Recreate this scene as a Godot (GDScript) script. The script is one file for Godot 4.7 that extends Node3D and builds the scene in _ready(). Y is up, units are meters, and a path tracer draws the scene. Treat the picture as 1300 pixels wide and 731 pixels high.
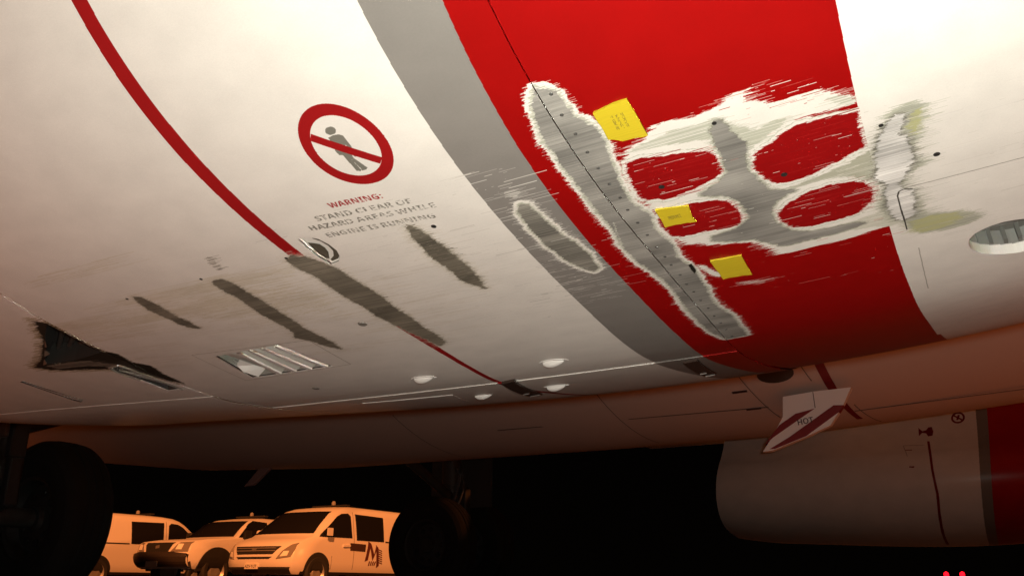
extends Node3D
# Night view from ground level: the scraped underside of an airliner's right engine, its belly and left engine behind it, three parked vehicles beyond.
# World: x forward along the aircraft, y up, z outboard from the right engine's axis. Surface coordinates of a cowl: (x, f), f = angle up from the bottom.

const FLASH := 2.4
const SODIUM := 3700.0
const RED_AFT := [-960, -954, -949, -943, -937, -930, -924, -923, -925, -929, -934, -940, -945, -948, -948, -945, -943, -940]
const RED_FORE := [-942, -937, -932, -928, -923, -916, -911, -909, -908, -910, -912, -915, -918, -920, -921, -920, -920, -919]
const GREY_AFT := [-564, -564, -564, -563, -563, -562, -562, -562, -561, -561, -560, -558, -556, -553, -550, -548, -546, -544]
const GREY_FORE := [-474, -471, -468, -466, -463, -459, -457, -458, -459, -461, -463, -463, -461, -456, -449, -444, -439, -434]
const SEAM := [-413, -409, -404, -399, -393, -387, -384, -383, -385, -387, -391, -395, -398, -401, -402, -403, -405, -406]
const RED_WHITE := [-57, -55, -54, -54, -55, -56, -57, -59, -60, -60, -60, -59, -57, -55, -54, -52, -50, -49]
const AFT_SEAM := [-1688, -1691, -1694, -1698, -1701, -1705, -1710, -1711, -1709, -1704, -1696, -1685, -1671, -1663, -1655, -1648, -1640, -1632]
const METAL_SEAM := [-399, 755, -388, 753, -378, 745, -375, 735, -373, 727, -371, 712, -364, 703, -356, 692, -353, 681, -353, 668, -357, 655, -361, 639, -362, 624, -365, 606, -367, 586, -368, 565, -361, 548, -353, 530, -362, 501, -356, 471, -352, 450, -354, 440, -358, 417, -350, 386, -346, 358, -349, 336, -349, 305, -353, 268, -355, 236, -351, 205, -342, 169, -344, 101, -346, 21, -384, 19, -399, 94, -402, 172, -402, 227, -400, 282, -399, 320, -402, 361, -409, 393, -417, 427, -421, 469, -415, 509, -408, 536, -421, 483, -416, 519, -418, 553, -419, 589, -420, 621, -422, 652, -422, 677, -424, 697, -420, 721, -413, 739]
const PRIMER_WEB := [-340, 647, -316, 655, -287, 672, -265, 673, -236, 669, -203, 674, -191, 684, -163, 684, -179, 670, -140, 656, -116, 658, -95, 659, -68, 641, -57, 629, -63, 624, -86, 625, -115, 628, -130, 626, -81, 619, -59, 614, -60, 554, -45, 557, -44, 477, -52, 366, -63, 363, -95, 358, -125, 354, -158, 355, -196, 354, -220, 357, -230, 388, -241, 406, -268, 419, -304, 428, -318, 440, -335, 444, -342, 465, -341, 493, -343, 532, -353, 563, -358, 589, -350, 624]
const STREAK_ZONE := [-265, 676, -197, 683, -156, 688, -93, 663, -57, 634, -64, 615, -86, 612, -131, 619, -146, 646, -205, 667]
const LOBE_UPPER_AFT := [-345, 634, -321, 635, -292, 630, -257, 623, -236, 617, -229, 599, -232, 581, -241, 570, -263, 562, -290, 556, -318, 552, -344, 560, -355, 571, -355, 590, -352, 611]
const LOBE_LOWER_AFT := [-351, 523, -333, 534, -309, 537, -290, 536, -263, 531, -245, 521, -237, 500, -237, 474, -246, 459, -269, 459, -297, 464, -329, 464, -346, 472, -355, 498]
const LOBE_UPPER_FORE := [-198, 577, -189, 593, -168, 603, -146, 615, -129, 621, -102, 618, -59, 615, -61, 552, -84, 544, -126, 528, -156, 524, -179, 527, -190, 544, -196, 562]
const LOBE_LOWER_FORE := [-196, 465, -176, 485, -146, 498, -115, 501, -86, 496, -64, 474, -64, 457, -73, 435, -97, 414, -129, 412, -157, 412, -184, 422, -196, 445]
const METAL_WEB := [-216, 656, -225, 645, -227, 625, -226, 599, -228, 575, -244, 560, -268, 550, -276, 547, -266, 541, -251, 536, -232, 516, -228, 484, -230, 471, -254, 454, -290, 449, -295, 439, -266, 425, -238, 417, -220, 396, -206, 379, -171, 379, -136, 379, -106, 382, -88, 386, -104, 395, -132, 397, -160, 399, -186, 413, -201, 445, -201, 472, -190, 492, -170, 505, -159, 507, -188, 519, -198, 545, -204, 570, -201, 593, -192, 610, -198, 623, -205, 638, -210, 654]
const FRINGE_TOP := [-333, 649, -304, 654, -272, 661, -243, 657, -217, 660, -191, 639, -174, 627, -150, 634, -134, 630, -154, 619, -176, 608, -193, 601, -206, 625, -228, 632, -251, 638, -290, 642, -326, 644]
const FRINGE_ARM := [-172, 514, -127, 522, -90, 531, -66, 542, -53, 546, -51, 520, -66, 505, -56, 483, -85, 505, -122, 514, -156, 510]
const FRINGE_LOW := [-132, 394, -103, 400, -75, 404, -56, 394, -44, 367, -60, 363, -86, 374, -107, 376]
const FRINGE_TIP := [-89, 643, -71, 641, -57, 629, -63, 624, -81, 631]
const FRINGE_FORE := [-30, 595, -15, 604, 2, 605, 15, 594, 7, 575, 3, 550, -6, 535, -9, 516, -1, 501, 10, 493, -12, 485, -24, 467, -26, 450, -13, 423, -13, 388, -8, 371, 27, 358, 62, 329, 58, 315, 31, 307, 4, 307, -23, 315, -38, 341, -46, 362, -58, 376, -68, 404, -66, 438, -54, 458, -48, 473, -58, 490, -68, 503, -54, 521, -54, 541, -45, 557, -39, 577]
const METAL_FORE := [-34, 579, -22, 589, -11, 589, -14, 575, -22, 561, -15, 543, -11, 522, -11, 506, -19, 488, -29, 476, -35, 455, -21, 439, -22, 408, -28, 375, -40, 368, -51, 380, -56, 412, -55, 445, -49, 468, -61, 492, -55, 511, -52, 536, -44, 561]
const OLIVE_UPPER := [-12, 570, -5, 588, 8, 591, 3, 568, -6, 549, -10, 560]
const OLIVE_LOWER := [-36, 331, -29, 360, -5, 362, 27, 352, 34, 330, 4, 316, -20, 318]
const METAL_STRIPE := [-513, 613, -503, 608, -496, 568, -492, 537, -482, 509, -477, 476, -481, 435, -493, 427, -503, 442, -512, 460, -519, 487, -526, 523, -528, 556, -526, 582, -525, 598]
const SCRAPE_FORE := [-698, 630, -691, 619, -682, 596, -678, 570, -676, 541, -673, 510, -675, 483, -683, 459, -684, 442, -699, 465, -709, 482, -707, 506, -710, 534, -713, 557, -709, 586, -708, 607]
const SCRAPE_LONG := [-957, 617, -937, 622, -916, 613, -900, 595, -888, 574, -885, 543, -879, 512, -877, 475, -880, 436, -877, 402, -881, 356, -878, 316, -881, 275, -903, 260, -908, 299, -919, 337, -927, 384, -934, 421, -934, 463, -941, 495, -944, 536, -943, 571, -955, 593]
const SCRAPE_MID := [-1149, 606, -1124, 607, -1114, 590, -1111, 560, -1108, 529, -1111, 490, -1111, 458, -1116, 419, -1112, 386, -1109, 352, -1114, 313, -1135, 338, -1148, 370, -1171, 391, -1152, 417, -1150, 447, -1154, 481, -1151, 521, -1148, 557, -1155, 584]
const SCRAPE_FAINT := [-1093, 657, -1081, 655, -1089, 634, -1098, 623, -1106, 631, -1104, 647]
const SCRAPE_AFT := [-1365, 610, -1351, 603, -1343, 585, -1344, 560, -1345, 534, -1339, 512, -1341, 483, -1357, 489, -1369, 503, -1371, 528, -1377, 550, -1380, 572, -1375, 592]
const STREAK_GREY := [-523, 639, -500, 638, -505, 623, -520, 623]
const STREAK_RED := [-302, 296, -276, 290, -253, 282, -257, 273, -284, 277]
const STREAK_TAPE := [-338, 382, -328, 373, -322, 356, -312, 336, -317, 325, -328, 338, -332, 352, -337, 368]
const DENT := [-350, 386, -344, 389, -345, 363, -350, 356, -351, 370]
const SOOT := [-1714, 598, -1693, 586, -1698, 525, -1707, 454, -1683, 433, -1697, 384, -1668, 358, -1687, 298, -1694, 226, -1717, 266, -1736, 331, -1738, 386, -1815, 369, -1869, 381, -1933, 388, -1997, 401, -1998, 408, -2028, 424, -1930, 464, -1789, 541]
const WORN_EDGE := [-1973, 423, -1914, 426, -1853, 429, -1803, 421, -1775, 397, -1749, 384, -1798, 373, -1798, 384, -1846, 397, -1905, 401, -1968, 403]
const TORN := [-1697, 583, -1701, 523, -1712, 453, -1778, 442, -1849, 432, -1909, 429, -1978, 431, -1858, 495, -1771, 547]
const GOUGE := [-1795, 375, -1750, 383, -1744, 368, -1735, 194, -1795, 189, -1792, 286, -1801, 339]
const SLOT := [-2197, 359, -2186, 359, -2170, 177, -2192, 163, -2199, 183]
const VENT := [-1439, 362, -1234, 374, -1205, 232, -1464, 218]
const SCOOP := [-893, 649, -872, 648, -859, 640, -852, 626, -851, 611, -858, 597, -870, 588, -889, 585, -894, 607, -895, 629]
const SCOOP_THROAT := [-890, 634, -882, 631, -873, 626, -871, 617, -874, 607, -886, 593, -891, 596, -893, 609, -893, 623]
const SCOOP_SHADE := [-872, 643, -861, 638, -854, 626, -854, 611, -860, 597, -871, 589, -886, 587, -886, 591, -873, 597, -864, 607, -862, 619, -866, 631, -874, 639]
const DRAIN := [158, 206, 156, 190, 150, 175, 141, 164, 128, 157, 113, 155, 96, 158, 80, 166, 65, 177, 52, 192, 42, 209, 37, 226, 36, 243, 38, 257, 45, 270, 56, 279, 68, 284, 83, 286, 98, 283, 114, 277, 128, 267, 140, 254, 150, 239, 156, 223]
const LATCH_AFT := [-919, -73, -880, -59, -954, -353, -1004, -379]
const LATCH_FORE := [-512, -136, -480, -129, -522, -405, -552, -412]
const DOOR_PLATE := [-1406, -191, -1115, -183, -1189, -371, -1554, -423]
const PANEL_LINE := [-397, -152, -426, -397]
const GROOVE := [-20, 443, -31, 447, -37, 445, -40, 435, -40, 400, -39, 366, -39, 338]
const LONG_LINE := [-22, 449, 110, 439]
const CROSS_LINE := [-30, 271, -32, 84]
const VENT_PANEL := [-1491, 383, -1150, 375, -1155, 231, -1498, 205]
const TAPE_LARGE := [-347, 711, -318, 715, -301, 715, -299, 690, -298, 664, -317, 665, -331, 666, -346, 674]
const TAPE_SMALL := [-342, 542, -297, 533, -301, 508, -299, 496, -344, 502]
const TAPE_LOW := [-315, 387, -268, 383, -269, 316, -314, 322]
const SCREWS := [-384, 744, -385, 718, -382, 691, -381, 663, -380, 636, -379, 607, -377, 579, -378, 553, -377, 522, -376, 490, -376, 455, -374, 425, -374, 398, -372, 362, -373, 327, -371, 295, -371, 257, -369, 218, -370, 177, -369, 135, -370, 92, -372, 36]
const HOLES := [-661, 612, -952, 619, -1163, 616, -1386, 607, -317, 579, -164, 543, 15, 503, -218, 653, -39, 581]
const PLUGS := [-985, 404, -1367, 89]
const BLISTERS := [-1057, 75, -734, 69, -1074, -264, -855, -235]
const HEAD := [-682, 778, -684, 776, -687, 775, -690, 775, -694, 775, -696, 776, -698, 778, -698, 780, -697, 781, -695, 783, -692, 784, -688, 784, -685, 784, -683, 783, -681, 781, -681, 779]
const TORSO := [-700, 773, -691, 774, -682, 773, -677, 770, -677, 761, -679, 744, -683, 742, -685, 744, -683, 759, -685, 759, -687, 741, -679, 725, -683, 723, -690, 723, -692, 741, -689, 725, -693, 723, -698, 725, -699, 748, -700, 749, -704, 750, -705, 756, -701, 766]
const BAR := [-720, 783, -647, 732, -657, 725, -729, 776]
const FAR_GREY_AFT := [-586, 2095, -532, 1264, -529, 259]
const FAR_GREY_FORE := [-478, 2087, -436, 1419, -434, 390]
const FAR_RED_LINE := [-1039, 1699, -1015, 1696, -967, 1351, -924, 1152, -911, 243, -938, 246, -949, 1153, -990, 1353]
const FAR_RING := [-748, 1972, -818, 1978, -679, 1966, -748, 2041, -748, 1897]
const FAR_ICON := [-1130, 1884, -1091, 1838, -1052, 1848, -1034, 1881, -1000, 1884, -983, 1827, -989, 1770, -1031, 1764, -1051, 1805, -1091, 1817, -1121, 1776]
const FAR_SLITS := [-1244, 1593, -1180, 1587, -1198, 1392, -1151, 1389]
const FAR_AFT := [-3318, 1346, -3257, 1118, -3208, 988]

var rng := RandomNumberGenerator.new()
var used := {}
var detail_tex: Texture2D
var airliner: Node3D
const BASE := Vector3(-2.5, 0, -4.83)

# ---------------------------------------------------------------- small helpers
func srgb(r: float, g: float, b: float) -> Color:      # a linear base colour as the sRGB value a material takes
	return Color(r, g, b).linear_to_srgb()

func lin_mat(r: float, g: float, b: float, rough := 0.5, metal := 0.0) -> StandardMaterial3D:
	var m := StandardMaterial3D.new()
	m.albedo_color = srgb(r, g, b)
	m.roughness = rough
	m.metallic = metal
	return m

func numbered(n: String) -> String:
	if not used.has(n):
		used[n] = 0
		return n
	used[n] += 1
	return "%s_%03d" % [n, used[n]]

func thing(called: String, label: String, category: String, at := Vector3.ZERO, turn := 0.0, group := "") -> Node3D:
	var o := Node3D.new()
	o.name = numbered(called)
	add_child(o)
	o.position = at
	o.rotation.y = turn
	tag(o, label, category, group)
	return o

func tag(o: Node, label: String, category := "", group := "") -> void:
	o.set_meta("label", label)
	if category: o.set_meta("category", category)
	if group: o.set_meta("group", group)

func part(called: String, mesh: Mesh, mat: Material, parent: Node, label := "") -> MeshInstance3D:
	var o := MeshInstance3D.new()
	o.name = called
	o.mesh = mesh
	o.material_override = mat
	parent.add_child(o, true)
	if parent == airliner: o.position = -BASE
	if label: o.set_meta("label", label)
	return o

func begin() -> SurfaceTool:
	var st := SurfaceTool.new()
	st.begin(Mesh.PRIMITIVE_TRIANGLES)
	return st

func done(st: SurfaceTool) -> ArrayMesh:
	return st.commit()

func tri(st: SurfaceTool, a: Vector3, b: Vector3, c: Vector3, n: Vector3) -> void:     # flat, facing n
	var fn := (b - a).cross(c - a)
	if fn.length_squared() < 1e-16: return
	if fn.dot(n) > 0:
		var t := b; b = c; c = t
	else:
		fn = -fn
	fn = fn.normalized()
	for v in [a, b, c]:
		st.set_normal(fn)
		st.add_vertex(v)

func quad(st: SurfaceTool, a: Vector3, b: Vector3, c: Vector3, d: Vector3, n: Vector3) -> void:
	tri(st, a, b, c, n)
	tri(st, a, c, d, n)

func box(st: SurfaceTool, lo: Vector3, hi: Vector3, xf := Transform3D(), bevel := 0.0) -> void:
	var b := bevel
	var c := (lo + hi) * 0.5
	var h := (hi - lo) * 0.5
	b = min(b, min(h.x, min(h.y, h.z)) * 0.45)
	for ax in 3:
		for sg in [-1.0, 1.0]:
			var u := (ax + 1) % 3
			var v := (ax + 2) % 3
			var q: Array[Vector3] = []
			for k in [[-1, -1], [1, -1], [1, 1], [-1, 1]]:
				var pnt := Vector3.ZERO
				pnt[ax] = sg * h[ax]
				pnt[u] = k[0] * (h[u] - b)
				pnt[v] = k[1] * (h[v] - b)
				q.append(xf * (c + pnt))
			var n := Vector3.ZERO
			n[ax] = sg
			n = xf.basis * n
			quad(st, q[0], q[1], q[2], q[3], n)
	if b > 0:
		for ax in 3:
			var u := (ax + 1) % 3
			var v := (ax + 2) % 3
			for su in [-1.0, 1.0]:
				for sv in [-1.0, 1.0]:
					var q: Array[Vector3] = []
					for e in [[-1.0, 0], [1.0, 0], [1.0, 1], [-1.0, 1]]:
						var pnt := Vector3.ZERO
						pnt[ax] = e[0] * (h[ax] - b)
						pnt[u] = su * (h[u] - (b if e[1] == 0 else 0.0))
						pnt[v] = sv * (h[v] - (0.0 if e[1] == 0 else b))
						q.append(xf * (c + pnt))
					var n := Vector3.ZERO
					n[u] = su
					n[v] = sv
					quad(st, q[0], q[1], q[2], q[3], xf.basis * n)
		for sx in [-1.0, 1.0]:
			for sy in [-1.0, 1.0]:
				for sz in [-1.0, 1.0]:
					var s := Vector3(sx, sy, sz)
					var p0 := c + s * (h - Vector3(b, b, 0))
					var p1 := c + s * (h - Vector3(0, b, b))
					var p2 := c + s * (h - Vector3(b, 0, b))
					tri(st, xf * p0, xf * p1, xf * p2, xf.basis * s)

func tube(st: SurfaceTool, a: Vector3, b: Vector3, ra: float, rb: float, n := 14) -> void:
	var d := (b - a).normalized()
	var u := d.cross(Vector3.UP if abs(d.y) < 0.9 else Vector3.RIGHT).normalized()
	var v := d.cross(u)
	for i in n:
		var a0 := TAU * i / n
		var a1 := TAU * (i + 1) / n
		var e0 := u * cos(a0) + v * sin(a0)
		var e1 := u * cos(a1) + v * sin(a1)
		smooth_quad(st, [a + e0 * ra, a + e1 * ra, b + e1 * rb, b + e0 * rb], [e0, e1, e1, e0])
		tri(st, a, a + e0 * ra, a + e1 * ra, -d)
		tri(st, b, b + e0 * rb, b + e1 * rb, d)

func smooth_tri(st: SurfaceTool, pts: Array, ns: Array, uvs: Array = []) -> void:
	var fn: Vector3 = (pts[1] - pts[0]).cross(pts[2] - pts[0])
	if fn.length_squared() < 1e-18: return
	var order := [0, 1, 2]
	if fn.dot(ns[0] + ns[1] + ns[2]) > 0: order = [0, 2, 1]
	for i in order:
		st.set_normal(ns[i])
		if uvs: st.set_uv(uvs[i])
		st.add_vertex(pts[i])

func smooth_quad(st: SurfaceTool, pts: Array, ns: Array, uvs: Array = []) -> void:
	smooth_tri(st, [pts[0], pts[1], pts[2]], [ns[0], ns[1], ns[2]], [uvs[0], uvs[1], uvs[2]] if uvs else [])
	smooth_tri(st, [pts[0], pts[2], pts[3]], [ns[0], ns[2], ns[3]], [uvs[0], uvs[2], uvs[3]] if uvs else [])

# a body of revolution round axis (through o along d) from a profile of (radius, along)
func lathe(st: SurfaceTool, o: Vector3, d: Vector3, profile: Array, n := 40) -> void:
	var u := d.cross(Vector3.UP if abs(d.y) < 0.9 else Vector3.RIGHT).normalized()
	var v := d.cross(u)
	for i in profile.size() - 1:
		var p0: Vector2 = profile[i]
		var p1: Vector2 = profile[i + 1]
		var t := (p1 - p0).normalized()
		for k in n:
			var e: Array = []
			for q in 2:
				var a := TAU * (k + q) / n
				e.append(u * cos(a) + v * sin(a))
			var n0: Vector3 = e[0] * t.y - d * t.x
			var n1: Vector3 = e[1] * t.y - d * t.x
			smooth_quad(st, [o + e[0] * p0.x + d * p0.y, o + e[1] * p0.x + d * p0.y, o + e[1] * p1.x + d * p1.y, o + e[0] * p1.x + d * p1.y], [n0, n1, n1, n0])

# ---------------------------------------------------------------- the nacelle's surface
func surf(x: float, f: float) -> Vector3:
	var e := 0.45942 + 0.11568 * x + 0.08352 * x * x + 0.01389 * x * x * x
	if x < -2.6: e += 0.16 * (x + 2.6) * (x + 2.6)
	var s := (1.55 - e) / (1.55 - 0.45942)
	if x > 0.34: s -= 0.9 * (x - 0.34) * (x - 0.34)
	var c := cos(f)
	var sn := sin(f)
	var z: float = 1.09551 * s * signf(sn) * pow(absf(sn), 1.11417)
	var yr: float = -1.02506 * s * signf(c) * pow(absf(c), 1.11417)
	var d := 1.0 - 0.05708 * cos(2 * f) - 0.08428 * cos(3 * f) - 0.05095 * cos(4 * f) + 0.05423 * cos(5 * f)
	z *= d
	var y := e + 1.02506 * s + yr * d
	if x > 0.34: y = e + 1.02506 * s + yr * d + 0.9 * (x - 0.34) * (x - 0.34) * 1.02506
	return Vector3(x + 0.02306 * z + 0.11742 * (y - 1.3), y, z)

func norm(x: float, f: float) -> Vector3:
	var h := 0.004
	var dx := surf(x + h, f) - surf(x - h, f)
	var df := surf(x, f + h) - surf(x, f - h)
	return df.cross(dx).normalized() * -1.0

func pos(v: Vector2, off := 0.0) -> Vector3:
	return surf(v.x, v.y) + norm(v.x, v.y) * off

func pts(a: Array) -> PackedVector2Array:             # mm and milliradians as listed -> (x, f)
	var r := PackedVector2Array()
	for i in range(0, a.size() - 1, 2):
		r.append(Vector2(a[i] * 0.001, a[i + 1] * 0.001))
	return r

# the same outline made ragged: cut into short steps, each pushed in or out a little
func rag(poly: PackedVector2Array, amp := 0.0018, step := 0.005) -> PackedVector2Array:
	var r := PackedVector2Array()
	var n := FastNoiseLite.new()
	n.seed = int(poly[0].x * 1000.0) + poly.size()
	n.frequency = 0.09
	n.fractal_octaves = 4
	n.fractal_gain = 0.65
	for i in poly.size():
		var a := poly[i] * Vector2(1.0, 1.2)
		var b := poly[(i + 1) % poly.size()] * Vector2(1.0, 1.2)
		var k := maxi(1, int((b - a).length() / step))
		var o := (b - a).orthogonal().normalized()
		for w in k:
			var v := a.lerp(b, float(w) / k)
			v += o * n.get_noise_2d(v.x * 1400.0, v.y * 1400.0) * amp * 2.2
			r.append(v / Vector2(1.0, 1.2))
	return r

func at_angle(table: Array, f: float) -> float:       # a line round the nacelle, tabulated every 0.1 rad from -0.5
	var t := clampf((f + 0.5) * 10.0, 0.0, table.size() - 1.001)
	var i := int(t)
	return lerpf(table[i], table[i + 1], t - i) * 0.001

func frame(v: Vector2, off := 0.0) -> Transform3D:    # x forward along the skin, y outward, z round the skin
	var n := norm(v.x, v.y)
	var t := (surf(v.x + 0.004, v.y) - surf(v.x - 0.004, v.y)).normalized()
	return Transform3D(Basis(t, n, t.cross(n)), pos(v, off))

# a skin between two lines round the nacelle, with real openings cut through it and its edges turned in
func skin(xa: Callable, xb: Callable, fa: Callable, fb: float, nx: int, nf: int, holes: Array, uv: Callable, off := 0.0, lip := 0.012, edges := "abcd", hole_lip := 0.0012) -> ArrayMesh:
	var st := begin()
	var boxes: Array = []
	for h in holes:
		var r := Rect2(h[0], Vector2.ZERO)
		for v in h: r = r.expand(v)
		boxes.append(r.grow(0.001))
	var grid: Array = []
	for j in nf + 1:
		var row := PackedVector2Array()
		for i in nx + 1:
			var t := float(i) / nx
			var x0: float = lerpf(xa.call(0.0), xb.call(0.0), t)
			var f: float = lerpf(fa.call(x0), fb, float(j) / nf)
			row.append(Vector2(lerpf(xa.call(f), xb.call(f), t), f))
		grid.append(row)
	var P: Array = []
	var N: Array = []
	for j in nf + 1:
		var pr := PackedVector3Array()
		var nr := PackedVector3Array()
		for v in grid[j]:
			var n := norm(v.x, v.y)
			pr.append(surf(v.x, v.y) + n * off)
			nr.append(n)
		P.append(pr)
		N.append(nr)
	for j in nf:
		for i in nx:
			var g := PackedVector2Array([grid[j][i], grid[j][i + 1], grid[j + 1][i + 1], grid[j + 1][i]])
			var hit := -1
			var r := Rect2(g[0], Vector2.ZERO).expand(g[1]).expand(g[2]).expand(g[3])
			for k in holes.size():
				if boxes[k].intersects(r): hit = k
			if hit < 0:
				smooth_quad(st, [P[j][i], P[j][i + 1], P[j + 1][i + 1], P[j + 1][i]], [N[j][i], N[j][i + 1], N[j + 1][i + 1], N[j + 1][i]], [uv.call(g[0]), uv.call(g[1]), uv.call(g[2]), uv.call(g[3])])
			else:
				for piece in Geometry2D.clip_polygons(scaled(g, 1000.0), scaled(holes[hit], 1000.0)):
					var pm := scaled(piece, 0.001)
					var idx := Geometry2D.triangulate_polygon(piece)
					for q in range(0, idx.size(), 3):
						var pp: Array = []
						var nn: Array = []
						var uu: Array = []
						for w in 3:
							var v: Vector2 = pm[idx[q + w]]
							var n := norm(v.x, v.y)
							pp.append(surf(v.x, v.y) + n * off)
							nn.append(n)
							uu.append(uv.call(v))
						smooth_tri(st, pp, nn, uu)
	# turned-in edges
	var runs: Array = []
	if "c" in edges: runs.append(grid[0])
	if "d" in edges: runs.append(grid[nf])
	for side in [["a", 0], ["b", nx]]:
		if side[0] in edges:
			var run := PackedVector2Array()
			for j in nf + 1: run.append(grid[j][side[1]])
			runs.append(run)
	var mid := Vector2((grid[nf / 2][nx / 2] as Vector2).x, (grid[nf / 2][nx / 2] as Vector2).y)
	for run in runs:
		for i in run.size() - 1: wall(st, run[i], run[i + 1], off, off - lip, mid, uv)
	for h in holes:
		var c := Vector2.ZERO
		for v in h: c += v / h.size()
		for i in h.size(): wall(st, h[i], h[(i + 1) % h.size()], off, off - hole_lip, c, uv, -1.0)
	return done(st)

func wall(st: SurfaceTool, a: Vector2, b: Vector2, o1: float, o2: float, inside: Vector2, uv: Callable, sg := 1.0) -> void:
	var n := ((pos(a) + pos(b)) * 0.5 - pos(inside)) * sg
	var p0 := pos(a, o1)
	var p1 := pos(b, o1)
	var fn := (p1 - p0).cross(norm(a.x, a.y)).normalized()
	if fn.dot(n) < 0: fn = -fn
	smooth_quad(st, [p0, p1, pos(b, o2), pos(a, o2)], [fn, fn, fn, fn], [uv.call(a), uv.call(b), uv.call(b), uv.call(a)])

func scaled(p: PackedVector2Array, k: float) -> PackedVector2Array:
	var r := PackedVector2Array()
	for v in p: r.append(v * k)
	return r

# a sheet or plate lying on the skin (thickness between off - deep and off)
func sheet(poly: PackedVector2Array, off: float, deep: float, cell := 0.03, curl = null, unit_uv := false) -> ArrayMesh:
	var st := begin()
	var r := Rect2(poly[0], Vector2.ZERO)
	for v in poly: r = r.expand(v)
	var big := scaled(poly, 1000.0)
	var lift := func(v: Vector2) -> float: return off + (curl.call((v - r.position) / r.size) if curl != null else 0.0)
	var nx := int(ceil(r.size.x / cell))
	var nf := int(ceil(r.size.y / cell))
	for i in nx:
		for j in nf:
			var a := r.position + Vector2(r.size.x * i / nx, r.size.y * j / nf)
			var b := r.position + Vector2(r.size.x * (i + 1) / nx, r.size.y * (j + 1) / nf)
			var g := PackedVector2Array([a, Vector2(b.x, a.y), b, Vector2(a.x, b.y)])
			for piece in Geometry2D.intersect_polygons(scaled(g, 1000.0), big):
				var pm := scaled(piece, 0.001)
				var idx := Geometry2D.triangulate_polygon(piece)
				for q in range(0, idx.size(), 3):
					var pp: Array = []
					var nn: Array = []
					var uu: Array = []
					for w in 3:
						var v: Vector2 = pm[idx[q + w]]
						var n := norm(v.x, v.y)
						pp.append(surf(v.x, v.y) + n * lift.call(v))
						nn.append(n)
						uu.append(Vector2((v.x - r.position.x) / r.size.x, 1.0 - (v.y - r.position.y) / r.size.y))
					smooth_tri(st, pp, nn, uu)
	if deep > 0:
		var c := Vector2.ZERO
		for v in poly: c += v / poly.size()
		for i in poly.size():
			var a := poly[i]
			var b := poly[(i + 1) % poly.size()]
			var k := int(ceil((b - a).length() / cell))
			for q in k:
				var a1 := a.lerp(b, float(q) / k)
				var b1 := a.lerp(b, float(q + 1) / k)
				var n := (pos(a1) + pos(b1)) * 0.5 - pos(c)
				quad(st, pos(a1, lift.call(a1)), pos(b1, lift.call(b1)), pos(b1, off - deep), pos(a1, off - deep), n)
	return done(st)

# the inside of an opening: side walls and a floor at the given depth
func pocket(poly: PackedVector2Array, top: float, depth: float, shrink := 1.0) -> ArrayMesh:
	var st := begin()
	var c := Vector2.ZERO
	for v in poly: c += v / poly.size()
	var low := PackedVector2Array()
	for v in poly: low.append(c + (v - c) * shrink)
	for i in poly.size():
		var k := (i + 1) % poly.size()
		var n := pos(c) - (pos(poly[i]) + pos(poly[k])) * 0.5
		quad(st, pos(poly[i], -top), pos(poly[k], -top), pos(low[k], -depth), pos(low[i], -depth), n)
	var idx := Geometry2D.triangulate_polygon(scaled(low, 1000.0))
	for q in range(0, idx.size(), 3):
		tri(st, pos(low[idx[q]], -depth), pos(low[idx[q + 1]], -depth), pos(low[idx[q + 2]], -depth), norm(c.x, c.y))
	return done(st)

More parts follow.
